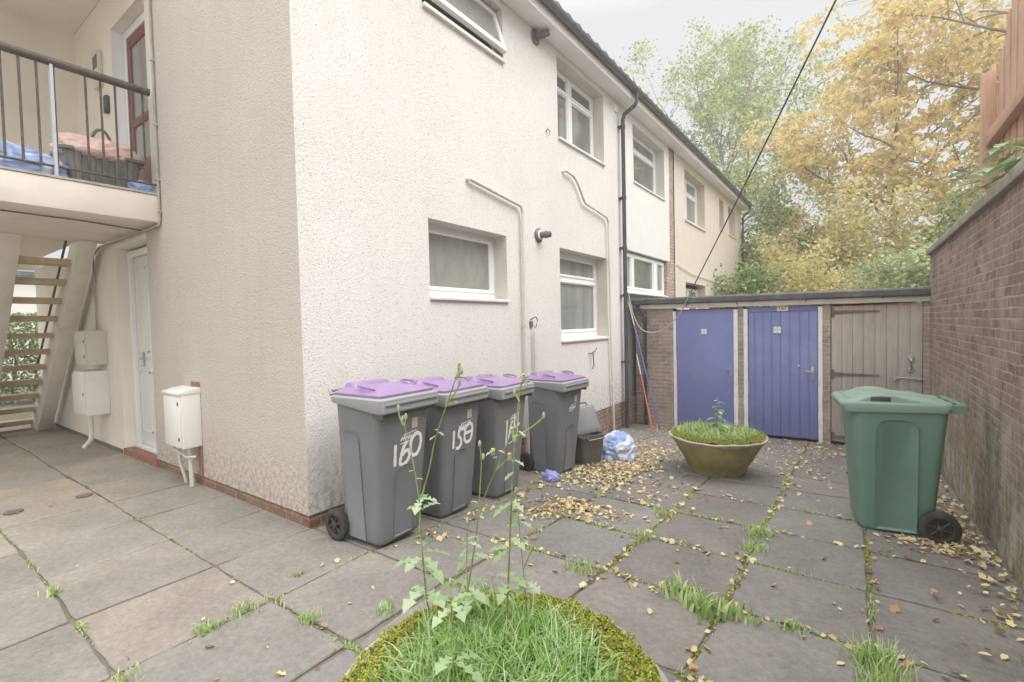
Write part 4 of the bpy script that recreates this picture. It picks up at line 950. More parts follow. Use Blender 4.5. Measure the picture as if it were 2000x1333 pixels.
# ------------------------------------------------------------------ shed row
def text_mesh(s, size, depth=.002):
    cu = bpy.data.curves.new('txt', 'FONT'); cu.body = s; cu.size = size; cu.extrude = depth; cu.align_x = 'CENTER'; cu.align_y = 'CENTER'
    ob = bpy.data.objects.new('txt', cu); COL.objects.link(ob); dg = bpy.context.evaluated_depsgraph_get(); dg.update()
    me = bpy.data.meshes.new_from_object(ob.evaluated_get(dg)); bpy.data.objects.remove(ob); return me
def sheds():
    t = thing('shed_row', 'low brick store row with flat felt roof, two blue doors and a timber door', 'shed', (0, 7.0, -.42))
    # local coordinates: y=0 is the front face, z=0 the ground
    Zt = 2.27
    w = MB()
    for xa, xb in ((.20, .78), (1.90, 1.985), (3.145, 3.25), (4.37, 4.46)): w.box(xa, xb, 0, .2, -.1, Zt)
    w.box(.0, 4.46, 1.9, 2.1, -.1, Zt); w.box(.2, .4, .2, 1.9, -.1, Zt); w.build('brick_wall', 'brick_shed', t)
    MB().box(.2, 4.42, .3, 1.8, -.1, Zt-.1).build('inner_lining', 'iron', t)
    # white frames
    for k, (xa, xb) in enumerate(((.78, .83), (1.83, 1.898), (1.99, 2.055), (3.085, 3.143))):
        m = MB(); seg = 16; rl = [xa]*(seg+1); rr = [xb+random.uniform(-.006, .006)*(1-i/seg) for i in range(seg+1)]
        rings = [[(rl[i]+random.uniform(-.004, .004)*(i < 5), -.012, .0+2.20*i/seg), (rr[i], -.012, 2.20*i/seg), (rr[i], .08, 2.20*i/seg), (rl[i], .08, 2.20*i/seg)] for i in range(seg+1)]
        m.loft(rings); m.build('door_post', 'white_frame', t)
    # doors
    d = MB(); d.box(.835, 1.825, .02, .06, .03, 2.215); d1 = d.build('door', 'blue_door', t, bevel=.003); d1['label'] = 'plain blue door'
    m = MB(); m.box(1.755, 1.80, .008, .02, 1.02, 1.21); m.tube([(1.778, .01, 1.13), (1.778, -.03, 1.13), (1.69, -.03, 1.125)], .008, 8); m.build('door_handle', 'blue_door', d1)
    MB().box(1.760, 1.795, .004, .009, 1.03, 1.20).build('handle_plate', 'metal', d1)
    def sticker(par, x, z, s=.1):
        a = MB(); b = MB(); q = s/2-.004
        for i in (-1, 1):
            for j in (-1, 1): a.loft([rrect(x+i*s/4, 0, s/4-.002, s/4-.002, .008, 0)], False) if False else a.box(x+i*s/4-s/4+.002, x+i*s/4+s/4-.002, -.002, .003, z+j*s/4-s/4+.002, z+j*s/4+s/4-.002)
        o = a.build('notice', 'chalk', par)
        b.box(x-s*.2, x+s*.2, -.004, -.0025, z-s*.12, z-s*.06)
        for u, v in ((-.2, .25), (.22, .2), (-.25, -.2), (.2, -.24)): b.box(x+u*s-.007, x+u*s+.007, -.004, -.0025, z+v*s-.005, z+v*s+.005)
        b.build('notice_print', 'meter_grey', o); return o
    sticker(d1, 1.33, 1.815); 
    d = MB(); d.box(2.06, 3.08, .03, .06, .03, 2.23)
    xs = [2.06+.0, 2.16, 2.29, 2.42, 2.55, 2.69, 2.83, 2.96, 3.08]
    for a, b in zip(xs, xs[1:]): d.box(a+.004, b-.004, .018, .032, .04, 2.13)
    d.box(2.06, 3.08, .014, .032, 2.135, 2.228); d2 = d.build('door', 'blue_door', t, bevel=.004); d2['label'] = 'boarded blue door with lever handle'
    m = MB(); m.box(2.99, 3.035, .004, .018, 1.0, 1.225); m.tube([(3.012, .004, 1.15), (3.012, -.035, 1.15), (2.90, -.04, 1.16)], .009, 8); m.build('door_handle', 'metal', d2, bevel=.002)
    MB().lathe([(.014, 0), (.012, -.006)], (2.815, .016, 1.24), 'y', 10).build('lock_cover', 'chalk', d2)
    sticker(d2, 2.505, 1.83, .11)
    pl = MB(); pl.box(2.50, 2.665, .002, .013, 2.145, 2.235); po = pl.build('number_plate', 'plate', d2)
    me = text_mesh('167', .085); me.transform(Matrix.Rotation(R(90), 4, 'X')); me.transform(Matrix.Translation((2.583, -.001, 2.19))); me.materials.append(M['gutter'])
    o = bpy.data.objects.new('plate_digits', me); COL.objects.link(o); o.parent = po
    d = MB(); n = 8; x0, x1 = 3.26, 4.365
    for k in range(n):
        a = x0+(x1-x0)*k/n; b = x0+(x1-x0)*(k+1)/n; d.box(a+.0015, b-.0015, .0+random.uniform(-.003, .003), .03, .05, 2.20+random.uniform(-.008, .004))
    d.box(x0, x1, .03, .055, .25, .37); d.box(x0, x1, .03, .055, 1.9, 2.02); d3 = d.build('door', 'timber_grey', t, bevel=.002); d3['label'] = 'weathered grey boarded timber door'
    def hinge(z, L_):
        m = MB(); m.add([(3.29, -.012, z-.03), (3.29, -.012, z+.03), (3.29+L_, -.012, z+.010), (3.29+L_, -.012, z-.010), (3.29, -.003, z-.03), (3.29, -.003, z+.03), (3.29+L_, -.003, z+.010), (3.29+L_, -.003, z-.010)], [(0, 1, 2, 3), (0, 4, 5, 1), (1, 5, 6, 2), (2, 6, 7, 3), (3, 7, 4, 0)])
        m.box(3.262, 3.30, -.016, -.002, z-.075, z+.075); m.build('strap_hinge', 'iron', d3)
    hinge(2.10, .58); hinge(1.12, .58); hinge(.12, .5)
    m = MB(); m.lathe([(.045, 0), (.04, -.015), (.02, -.018)], (4.235, -.004, 1.40), 'y', 14); m.lathe([(.045, 0), (.04, -.015), (.02, -.018)], (4.235, -.004, 1.225), 'y', 14); m.tube([(4.235, -.02, 1.39), (4.235, -.045, 1.36), (4.235, -.045, 1.26), (4.235, -.02, 1.23)], .014, 8); m.build('pull_handle', 'metal', d3, smooth=True)
    m = MB(); m.tube([(4.02, -.02, 1.105), (4.40, -.02, 1.09)], .011, 8); m.box(4.05, 4.10, -.03, -.003, 1.08, 1.13); m.box(4.30, 4.345, -.03, -.003, 1.07, 1.12); m.tube([(4.08, -.02, 1.10), (4.03, -.03, 1.06)], .008, 6); m.build('sliding_bolt', 'metal', d3)
    # rotten top board of the timber door
    # fascia and roof
    m = MB(); rs = [(.16, 2.262, 2.345), (4.46, 2.222, 2.30)]
    m.loft([[(x, y, z) for y, z in ((-.055, a), (-.055, b), (.0, b), (.0, a))] for x, a, b in rs]); m.build('fascia_board', 'bargeboard', t, bevel=.003)
    m = MB(); n = 44; rings = []
    for i in range(n+1):
        x = -.02+(4.46+.02)*i/n; z0 = 2.345-.085*i/n*0-.05*(i/n); z = 2.347-.048*(i/n)+random.uniform(-.003, .003); h = .125-.0*i
        rings.append([(x, 2.15, z), (x, -.09, z), (x, -.118+random.uniform(-.003, .003), z+.02), (x, -.122+random.uniform(-.003, .003), z+h-.028), (x, -.10, z+h-.004), (x, -.02, z+h+.004), (x, 2.15, z+h-.03)])
    m.loft(rings); m.build('flat_roof', 'felt', t)
    m = MB()
    for x in (1.05, 1.90, 2.92, 3.9): m.tube([(x, -.06, 2.36), (x, -.10, 2.30), (x, -.085, 2.285)], .01, 6)
    m.build('roof_clips', 'iron', t)
    m = MB(); m.tube([(.07, -.03, 2.37), (.12, -.05, 2.28), (.235, -.06, 2.20), (.25, -.06, 2.10), (.25, -.06, .02)], .035, 12)
    for z in (2.05, 1.2, .15): m.tube([(.25, -.06, z-.025), (.25, -.06, z+.025)], .044, 12)
    m.build('downpipe', 'black_pipe', t, smooth=True)
    MB().box(.0, .2, .1, .2, -.1, 2.3).build('side_infill', 'brick_shed', t)
sheds()

# ------------------------------------------------------------------ garden wall and fence
def garden_wall():
    t = thing('garden_wall', 'tall weathered brick garden wall with stone coping along the right side', 'wall', (4.44, 0, 0))
    MB().box(0, .225, -6.0, 6.97, -.55, 2.45).build('brickwork', 'brick_wall', t)
    m = MB(); y = -6.0
    while y < 6.9:
        y2 = min(y+.6, 6.99); d = random.uniform(-.004, .004); zt = 2.535+random.uniform(-.004, .004)
        m.box(-.045+d, .27+d, y+.003, y2-.003, 2.452, zt); y = y2
    m.build('coping', 'coping', t, bevel=.006)
garden_wall()
def fence():
    t = thing('timber_fence', 'red-brown stained timber fence rising behind the brick wall', 'fence', (4.9, 0, 0))
    m = MB(); y = -1.0; k = 0
    while y < 5.75:
        m.box(.0+(k % 2)*.012, .02+(k % 2)*.012, y, y+.145, 2.0, 5.0+.02*math.sin(k*2.1)-max(0, y-5.0)*.95); y += .135; k += 1
    m.build('boards', 'timber_orange', t, bevel=.003)
    MB().box(-.12, .0, 5.78, 5.92, 1.8, 4.42).build('post', 'timber_orange', t, bevel=.005)
    MB().box(-.02, .02, 5.93, 6.25, 1.8, 4.55).build('post', 'timber_orange', t, bevel=.005)
    MB().box(-.09, -.001, -1.0, 5.77, 3.56, 3.70).build('rail', 'timber_orange', t, bevel=.004)
    MB().box(-.09, -.001, -1.0, 5.77, 2.70, 2.84).build('rail', 'timber_orange', t, bevel=.004)
fence()

# ------------------------------------------------------------------ leaves scattered on the ground, moss and weeds in the joints
def leaf_cloud(P, size, flat=.0, up=None, shape='oval', tilt=None, sv=.18):
    """one folded leaf (6 verts, 4 quads) at each point; returns V,F"""
    n = len(P); s = np.minimum(np.exp(rng.normal(0, sv, n)), 1.7)*size
    base = np.array([(-.5, 0, 0), (-.12, .30, .10), (.28, .24, .06), (.55, 0, -.03), (.28, -.24, .06), (-.12, -.30, .10), (0, 0, 0)]) if shape == 'oval' else np.array([(-.5, 0, 0), (-.2, .42, .08), (.1, .16, .03), (.35, .34, .1), (.3, -.3, .08), (-.05, -.18, .03), (-.25, -.4, .1)])
    if shape == 'oval':
        idx = np.array([(0, 6, 2, 1), (6, 3, 2, 2), (0, 5, 4, 6), (6, 4, 3, 3)])
        F0 = np.array([(0, 6, 2, 1), (0, 5, 4, 6), (6, 4, 3, 2)])
    else:
        F0 = np.array([(0, 6, 5, 2), (0, 2, 3, 1), (2, 5, 4, 3)])
    a = rng.uniform(0, 2*np.pi, n); tl = (rng.normal(0, 1, (n, 2))*(1-flat)*.9) if tilt is None else rng.normal(0, tilt, (n, 2))
    ca, sa = np.cos(a), np.sin(a)
    B = base[None]*s[:, None, None]; X = B[..., 0]*ca[:, None]-B[..., 1]*sa[:, None]; Y = B[..., 0]*sa[:, None]+B[..., 1]*ca[:, None]; Z = B[..., 2]*rng.uniform(.3, 1.6, n)[:, None]
    cx, sx = np.cos(tl[:, 0])[:, None], np.sin(tl[:, 0])[:, None]; Y, Z = Y*cx-Z*sx, Y*sx+Z*cx
    cy, sy = np.cos(tl[:, 1])[:, None], np.sin(tl[:, 1])[:, None]; X, Z = X*cy+Z*sy, -X*sy+Z*cy
    V = np.stack([X, Y, Z], -1)+P[:, None, :]
    k = base.shape[0]; F = (F0[None]+np.arange(n)[:, None, None]*k).reshape(-1, 4)
    return V.reshape(-1, 3), F
gzn = lambda y: np.where(y <= 0, 0, np.where(y < 7, -.06*y, -.42))
def litter():
    pts = []; lift = []
    def pile(n, cx, cy, sx, sy, h=.03):
        x = rng.normal(cx, sx, n); y = rng.normal(cy, sy, n); pts.append(np.stack([x, y], 1)); lift.append(rng.uniform(.004, h, n))
    pile(1200, 1.20, 3.50, .24, .50, .015); pile(300, 1.0, 4.7, .3, .45); pile(260, .95, 2.9, .3, .25, .02)
    pile(220, 1.35, 2.7, .5, .25, .012); pile(330, 1.45, 1.75, .24, .10, .018); pile(60, 1.3, 1.45, .1, .1, .012)
    n = 480; x = 4.40-np.abs(rng.normal(0, .16, n)); y = rng.uniform(.6, 6.6, n); pts.append(np.stack([x, y], 1)); lift.append(rng.uniform(.004, .03, n))
    pile(260, 4.22, 3.5, .12, .6, .04); pile(160, 4.15, 2.65, .14, .12, .02); pile(40, 3.9, 2.66, .14, .04, .015)
    n = 650; x = rng.uniform(.3, 4.3, n); y = 6.95-np.abs(rng.normal(0, .7, n)); pts.append(np.stack([x, y], 1)); lift.append(rng.uniform(.004, .015, n))
    pile(220, 3.2, 5.2, .5, .6, .012); pile(90, 2.6, 4.7, .5, .5, .01)
    n = 120; x = rng.uniform(.9, 4.3, n); y = rng.uniform(.0, 5.0, n); pts.append(np.stack([x, y], 1)); lift.append(np.full(n, .005))
    n = 60; x = rng.uniform(.6, 4.3, n); y = rng.uniform(-1.5, 0, n); pts.append(np.stack([x, y], 1)); lift.append(np.full(n, .005))
    n = 12; x = rng.uniform(-3, 1.0, n); y = rng.uniform(-1.8, -.3, n); pts.append(np.stack([x, y], 1)); lift.append(np.full(n, .005))
    # along the joints
    for (x0, y0, x1, y1, n, sd) in ((2.22, .2, 2.22, 3.2, 150, .03), (2.955, -.1, 2.955, 4.4, 170, .03), (3.66, -.5, 3.66, 2.6, 70, .03), (1.485, .2, 1.485, 2.9, 90, .04), (1.0, 1.49, 3.0, 1.49, 150, .03),
                                (1.4, .76, 4.0, .76, 150, .03), (1.5, 2.23, 4.0, 2.23, 120, .03), (1.5, 2.95, 4.0, 2.95, 100, .03), (2.9, .035, 4.3, .035, 60, .03), (.85, .1, .85, 2.4, 110, .05), (2.3, .70, 2.95, .76, 60, .04), (.85, .45, 1.5, .78, 60, .04)):
        n = n//2; u = rng.uniform(0, 1, n); pts.append(np.stack([x0+(x1-x0)*u+rng.normal(0, sd, n), y0+(y1-y0)*u+rng.normal(0, sd, n)], 1)); lift.append(rng.uniform(.003, .012, n))
    P = np.concatenate(pts); Lf = np.concatenate(lift)
    ok = (P[:, 0] > .06) & (P[:, 0] < 4.41) & (P[:, 1] < 6.95) | (P[:, 1] < -.05) & (P[:, 0] < 4.41)
    ok &= ~((np.hypot(P[:, 0]-2.22, P[:, 1]-3.97) < .30)) & ~(np.hypot(P[:, 0]-2.68, P[:, 1]+.93) < .40)
    P, Lf = P[ok], Lf[ok]; Q = np.stack([P[:, 0], P[:, 1], gzn(P[:, 1])+Lf+.004], 1)
    h = len(Q)//2; V1, F1 = leaf_cloud(Q[::2], .031, tilt=.4, sv=.36); V2, F2 = leaf_cloud(Q[1::2], .036, tilt=.4, shape='lobed', sv=.42)
    V = np.concatenate([V1, V2]); F = np.concatenate([F1, F2+len(V1)])
    tag(mesh_np('fallen_leaves', V, F, 'litter'), 'yellow and brown fallen leaves scattered over the paving', 'fallen leaves', kind='stuff')
    # a few leaves lying on the second lid
    Q = np.stack([rng.uniform(.38, .50, 9), rng.uniform(.78, 1.06, 9), np.full(9, 1.075)], 1); V, F = leaf_cloud(Q, .05, tilt=.2)
    tag(mesh_np('lid_leaves', V, F, 'litter'), 'few yellow leaves lying on the lid of the bin painted 158', 'fallen leaves', kind='stuff')
litter()

def blades(P, hgt, width, bend, seg=4, dirs=None, hv=.45):
    """curved grass blades; P (n,3)"""
    n = len(P); a = rng.uniform(0, 2*np.pi, n) if dirs is None else dirs
    h = hgt*rng.uniform(1-hv, 1+hv, n); b = bend*rng.uniform(.2, 1.4, n); w = width*rng.uniform(.6, 1.3, n)
    V = np.zeros((n, (seg+1)*2, 3)); t = np.linspace(0, 1, seg+1)
    for k, u in enumerate(t):
        ang = b*u*1.6; # integrate a circular arc
        r = h/np.maximum(b*1.6, .05); z = r*np.sin(ang); o = r*(1-np.cos(ang)); ww = w*(1-u**1.6)*.5+.0004
        px = P[:, 0]+np.cos(a)*o; py = P[:, 1]+np.sin(a)*o; pz = P[:, 2]+z
        V[:, 2*k, 0] = px-np.sin(a)*ww; V[:, 2*k, 1] = py+np.cos(a)*ww; V[:, 2*k, 2] = pz
        V[:, 2*k+1, 0] = px+np.sin(a)*ww; V[:, 2*k+1, 1] = py-np.cos(a)*ww; V[:, 2*k+1, 2] = pz
    F0 = np.array([(2*k, 2*k+1, 2*k+3, 2*k+2) for k in range(seg)])
    F = (F0[None]+np.arange(n)[:, None, None]*(seg+1)*2).reshape(-1, 4)
    return V.reshape(-1, 3), F
def join(L_):
    V = []; F = []; o = 0
    for v, f in L_: V.append(v); F.append(f+o); o += len(v)
    return np.concatenate(V), np.concatenate(F)
def joint_weeds():
    tufts = []; out = []
    def along(x0, y0, x1, y1, n, r=.018, h=.03, sd=.012):
        n = int(n*.5)
        u = rng.uniform(0, 1, n)**1.0; 
        # clumpy
        c = rng.uniform(0, 1, max(3, n//60)); u = np.clip(c[rng.integers(0, len(c), n)]+rng.normal(0, .035, n), 0, 1)
        P = np.stack([x0+(x1-x0)*u+rng.normal(0, sd, n), y0+(y1-y0)*u+rng.normal(0, sd, n)], 1); P = np.concatenate([P, (gzn(P[:, 1])-.01)[:, None]], 1); out.append(blades(P, h, .007, 1.0, 3))
    for a in ((2.22, .2, 2.22, 3.0, 900), (2.955, .0, 2.955, 4.3, 1500), (3.655, -.9, 3.655, 2.3, 700), (1.485, .1, 1.485, 3.0, 350), (1.0, 1.49, 3.6, 1.49, 700), (1.3, .76, 4.2, .76, 900), (1.5, 2.23, 4.1, 2.23, 450), (2.0, 2.95, 4.0, 2.95, 300), (2.9, .035, 4.4, .035, 500),
              (.75, -1.3, .75, .0, 260), (-.4, -.70, 2.1, -.70, 260), (.1, -1.43, 2.0, -1.43, 200), (.9, .035, 1.9, .035, 120), (.84, .1, .84, 2.4, 300), (3.3, -.70, 4.4, -.70, 400), (2.8, 6.6, 4.0, 6.6, 500), (.3, 6.5, 1.2, 6.7, 600), (-3.5, -1.43, .1, -1.43, 120)):
        along(*a)
    def tuft(x, y, n, r, h, w=.008):
        P = np.stack([rng.normal(x, r, n), rng.normal(y, r, n)], 1); P = np.concatenate([P, (gzn(P[:, 1])-.005)[:, None]], 1); out.append(blades(P, h, w, .8, 3))
    for a in ((2.72, .74, 70, .05, .09, .02), (2.90, .62, 60, .04, .10, .025), (3.03, .70, 50, .05, .07, .02), (3.66, .62, 220, .05, .11), (3.67, .42, 160, .04, .10), (3.64, -.25, 150, .05, .10), (3.3, .75, 40, .04, .05, .012), (3.45, .03, 50, .05, .05, .012),
              (2.95, 2.1, 220, .06, .06), (2.96, 1.75, 160, .04, .05), (2.2, 2.05, 90, .05, .06), (2.22, 1.45, 70, .04, .05), (1.46, 1.5, 50, .05, .05), (2.1, .66, 90, .05, .06), (1.75, .03, 60, .05, .06, .012), (2.35, .12, 70, .04, .07, .012),
              (.75, -.85, 60, .04, .06, .01), (.74, -1.05, 50, .03, .05, .012), (1.15, -.70, 60, .03, .06, .006), (1.42, -.4, 50, .04, .05, .01), (.62, -.45, 30, .02, .04, .012), (-.45, -1.43, 40, .03, .05, .01), (.85, -1.43, 40, .03, .05, .006), (4.2, -.25, 80, .05, .08), (3.95, .0, 60, .05, .06)):
        tuft(*a)
    V, F = join(out)
    tag(mesh_np('joint_weeds', V, F, 'grass_green'), 'green grass tufts and small weeds growing in the paving joints', 'weeds', kind='stuff')
    # low moss cushions in joints
    pts = []
    for (x0, y0, x1, y1, n) in ((2.22, .0, 2.22, 3.2, 1400), (2.955, -.6, 2.955, 4.6, 2400), (3.655, -1, 3.655, 2.4, 1100), (1.0, 1.49, 3.6, 1.49, 900), (1.4, .76, 4.3, .76, 1200), (1.5, 2.23, 4.3, 2.23, 700), (1.485, .0, 1.485, 3, 500), (2.9, .035, 4.4, .035, 500), (-3, -1.43, 2, -1.43, 500), (-3, -.7, 2, -.7, 500), (.75, -1.6, .75, 0, 300), (4.41, .5, 4.41, 6.5, 1400), (2, 2.95, 4, 2.95, 500), (3.655, 2.4, 3.655, 6.5, 700), (2.955, 4.6, 2.955, 6.5, 300), (.75, .0, .75, 6.5, 700), (.1, 3.68, 4.4, 3.68, 700), (.1, 4.33, 4.4, 4.33, 500), (.1, 5.05, 4.4, 5.05, 400), (.1, 5.8, 4.4, 5.8, 500), (3.6, 1.49, 4.4, 1.49, 400), (3.655, -2, 3.655, -1, 300), (2.22, 3, 2.22, 6.5, 500), (1.485, 3, 1.485, 6.5, 400)):
        u = rng.uniform(0, 1, n); ln = math.hypot(x1-x0, y1-y0); ph = rng.uniform(0, 6.28, 3); u = u[(np.sin(u*ln*3.1+ph[0])+np.sin(u*ln*7.7+ph[1])+.7*np.sin(u*ln*17+ph[2])) > .1]; n = len(u); pts.append(np.stack([x0+(x1-x0)*u+rng.normal(0, .007, n), y0+(y1-y0)*u+rng.normal(0, .007, n)], 1))
    P = np.concatenate(pts); P = P[(P[:, 0] < 4.43)]; P = np.concatenate([P, (gzn(P[:, 1])-.008)[:, None]], 1); V, F = leaf_cloud(P, .016, tilt=.8)
    tag(mesh_np('joint_moss', V, F, 'moss'), 'green moss filling the joints between slabs', 'moss', kind='stuff')
joint_weeds()

# ------------------------------------------------------------------ planters
def planter(loc, R1, R0, H, label, moss_n, grass, sides=40, wall=.045):
    t = thing('planter', label, 'planter', loc, 0, 'round concrete planters')
    m = MB(); prof = [(R0-.03, 0), (R0, .012), (R0+.02, .05), (R1-.045, H-.05), (R1-.005, H-.022), (R1, H-.006), (R1-.012, H+.002), (R1-wall+.008, H), (R1-wall, H-.012), (R1-wall-.06, H-.12)]
    m.lathe(prof, (0, 0, 0), 'z', sides*2)
    # uneven weathered concrete
    mm = []
    for v in m.v:
        r = math.hypot(v[0], v[1]); a = math.atan2(v[1], v[0]); k = 1+.006*math.sin(7*a+v[2]*9)+.004*math.sin(17*a+2); mm.append((v[0]*k, v[1]*k, v[2]+(.004*math.sin(5*a)+.003*math.sin(11*a+1) if v[2] > H-.1 else 0)))
    m.v = mm; bowl = m.build('bowl', ['planter', 'planter_rim'], t, smooth=True)
    for p in bowl.data.polygons:
        if p.center.z > H-.035: p.material_index = 1
    s = MB(); n = 40; rings = []
    for r, z in ((R1-wall-.002, H-.03), (R1-.14, H-.035), (R1*.5, H+.015), (R1*.2, H+.03)):
        rings.append([(r*math.cos(2*math.pi*k/n), r*math.sin(2*math.pi*k/n), z+random.uniform(-.006, .006)) for k in range(n)])
    s.loft(rings); s.build('soil', 'soil', t, smooth=True)
    a = rng.uniform(0, 2*np.pi, moss_n); r = rng.uniform(R1*.56, R1-.024, moss_n)
    keep = (np.sin(a*3+1.0)*.6+np.sin(a*5)*.5+(R1*.9-r)*3+rng.normal(0, .5, moss_n)) > -1.0; a, r = a[keep], r[keep]
    z = H-.012+.02*np.sin((R1-r)/.2*3)+np.where(r > R1-.05, .004, .004)+rng.uniform(0, .022, len(r))+.012*np.sin(a*23)*np.sin(r*70); P = np.stack([r*np.cos(a), r*np.sin(a), z], 1)
    V, F = leaf_cloud(P, .0105, tilt=.9); mo = mesh_np('moss', V, F, 'moss', t); mo['kind'] = 'stuff'
    return t
big = (2.665, -.955, 0.0); mid = (2.215, 3.97, gz(3.97))
planter(big, .535, .29, .45, 'large mossy concrete planter full of long grass in the foreground', 80000, None)
planter(mid, .555, .29, .46, 'mossy concrete bowl planter in front of the blue doors', 22000, None)
def disc(n, r, p=.5): 
    a = rng.uniform(0, 2*np.pi, n); q = r*rng.uniform(0, 1, n)**p; return np.stack([q*np.cos(a), q*np.sin(a)], 1)
D = disc(4600, .31); P = np.stack([big[0]+D[:, 0], big[1]+D[:, 1], np.full(len(D), .45)], 1)
outw = np.arctan2(D[:, 1], D[:, 0])+rng.normal(0, 1.8, len(D))
V1, F1 = blades(P, .115, .0055, 1.6, 6, outw, .7); D2 = disc(500, .40); P2 = np.stack([big[0]+D2[:, 0], big[1]+D2[:, 1], np.full(len(D2), .45)], 1); V2, F2 = blades(P2, .09, .016, .9, 4)
V, F = join([(V1, F1), (V2, F2)])
tag(mesh_np('planter_grass', V, F, 'grass_blue'), 'long pale green grass spilling from the foreground planter', 'grass', kind='stuff')
D = disc(2200, .43); P = np.stack([mid[0]+D[:, 0], mid[1]+D[:, 1], np.full(len(D), mid[2]+.45)], 1)
V1, F1 = blades(P, .085, .008, 1.0, 4); D2 = disc(350, .44); P2 = np.stack([mid[0]+D2[:, 0], mid[1]+D2[:, 1], np.full(len(D2), mid[2]+.45)], 1); V2, F2 = blades(P2, .11, .025, .9, 4)
V, F = join([(V1, F1), (V2, F2)])
tag(mesh_np('planter_grass', V, F, 'grass_green'), 'short bright green grass in the planter by the blue doors', 'grass', kind='stuff')

def sow_leaf(mb, base, d, L_, W, droop=.6):
    L_ *= .78; W *= .82
    """lobed, toothed leaf with a folded midrib"""
    d = Vector(d).normalized(); side = d.cross(Vector((0, 0, 1)))
    if side.length < .1: side = Vector((1, 0, 0))
    side.normalize(); up = side.cross(d); n = 9; mid_, lf, rt = [], [], []
    prof = [.08, .14, .70, .16, 1.0, .22, .95, .45, .0]
    for k in range(n):
        u = k/(n-1); p = Vector(base)+d*(L_*u)+Vector((0, 0, -1))*droop*L_*u*u*.7+up*.0
        w = W*prof[k]*.5*(1+random.uniform(-.2, .2)); off = up*(w*.35)
        mid_.append(p); back = d*(-.18*w if k in (2, 4, 6) else .1*w)
        lf.append(p+side*w+off+back); rt.append(p-side*w+off+back)
    o = len(mb.v); mb.v += [tuple(x) for x in mid_+lf+rt]
    for k in range(n-1):
        mb.f.append((o+k, o+k+1, o+n+k+1, o+n+k)); mb.m.append(0); mb.f.append((o+k, o+2*n+k, o+2*n+k+1, o+k+1)); mb.m.append(0)
def weed(label, stems, leaves, flowers, rad=.0055, buds=()):
    rad *= .62
    b = stems[0][0]; t = thing('tall_weed', label, 'weed', b, 0, 'tall weeds in the planters'); B = Vector(b)
    m = MB()
    for st in stems:
        pts = []
        P = [Vector(p) for p in st]
        for i in range(len(P)-1):
            a, bb, c, d = P[max(i-1, 0)], P[i], P[i+1], P[min(i+2, len(P)-1)]
            for k in range(5):
                u = k/5; pts.append(.5*((2*bb)+(-a+c)*u+(2*a-5*bb+4*c-d)*u*u+(-a+3*bb-3*c+d)*u**3)-B)
        pts.append(P[-1]-B); n = len(pts); m.tube(pts, [rad*(1-.55*i/n) for i in range(n)], 6)
    m.build('stem', 'stem', t, smooth=True)
    l = MB()
    for p, d, L_, W in leaves: sow_leaf(l, Vector(p)-B, d, L_, W)
    l.build('foliage', 'weed_leaf', t, smooth=True, fixn=False)
    if flowers:
        for p in flowers:
            q = Vector(p)-B; f = MB(); 
            f.lathe([(.003, -.018), (.008, -.012), (.006, 0)], q, 'z', 8)
            f.build('bud', 'weed_leaf', t, smooth=True)
            f = MB(); f.lathe([(.003, 0), (.0075, .005), (.006, .009), (.002, .006)], q, 'z', 12); f.build('flower', 'flower', t, smooth=True)
    if buds:
        for p in buds:
            q = Vector(p)-B; MB().lathe([(.002, -.014), (.006, -.008), (.0065, .002), (.003, .010)], q, 'z', 8).build('bud', 'weed_leaf', t, smooth=True)
rd = lambda a=0: random.uniform(-1, 1)
def lv(x, y, z, n, L_, W, s=.0):
    return [((x, y, z+random.uniform(-.03, .03)), (math.cos(a), math.sin(a), random.uniform(-.1, .5)), L_*random.uniform(.7, 1.2), W*random.uniform(.8, 1.2)) for a in [s+2*math.pi*k/n+random.uniform(-.4, .4) for k in range(n)]]
weed('tallest weed stalk in the foreground planter, forked, reaching above the second bin lid',
     [[(2.33, -.90, .42), (2.286, -.9, .571), (2.262, -.9, .816), (2.258, -.9, .95), (2.23, -.9, 1.1), (2.183, -.9, 1.25)], [(2.258, -.9, .84), (2.225, -.86, .93), (2.265, -.85, 1.06), (2.301, -.85, 1.176), (2.38, -.85, 1.345), (2.431, -.85, 1.453)],
      [(2.36, -.85, 1.31), (2.40, -.84, 1.36), (2.41, -.83, 1.39)], [(2.183, -.9, 1.23), (2.165, -.9, 1.26), (2.16, -.9, 1.29)], [(2.19, -.9, 1.22), (2.20, -.9, 1.26)]],
     lv(2.25, -.88, .93, 5, .11, .05)+lv(2.27, -.9, .76, 5, .16, .07)+lv(2.28, -.9, .62, 4, .15, .07)+lv(2.31, -.85, 1.19, 3, .05, .02)+lv(2.24, -.9, 1.05, 3, .045, .02)+lv(2.39, -.85, 1.33, 2, .03, .012),
     [(2.431, -.85, 1.462)], .0062, [(2.41, -.83, 1.395), (2.425, -.85, 1.43), (2.16, -.9, 1.295), (2.20, -.9, 1.265), (2.183, -.9, 1.255), (2.44, -.85, 1.44)])
weed('branching weed with orange-yellow buds in front of the third bin',
     [[(2.36, -.8, .42), (2.387, -.8, .554), (2.432, -.8, .762), (2.474, -.8, .943), (2.563, -.8, 1.12), (2.62, -.8, 1.235)], [(2.45, -.8, .85), (2.47, -.8, 1.0), (2.48, -.8, 1.10), (2.475, -.8, 1.17)], [(2.55, -.8, 1.09), (2.60, -.79, 1.14)]],
     lv(2.43, -.8, .74, 4, .10, .045)+lv(2.40, -.8, .62, 5, .13, .06)+lv(2.55, -.8, 1.13, 3, .06, .022)+lv(2.46, -.8, .93, 2, .05, .02),
     [(2.62, -.8, 1.24), (2.535, -.8, 1.155), (2.60, -.79, 1.145)], .005, [(2.475, -.8, 1.175), (2.49, -.8, 1.13), (2.63, -.8, 1.21)])
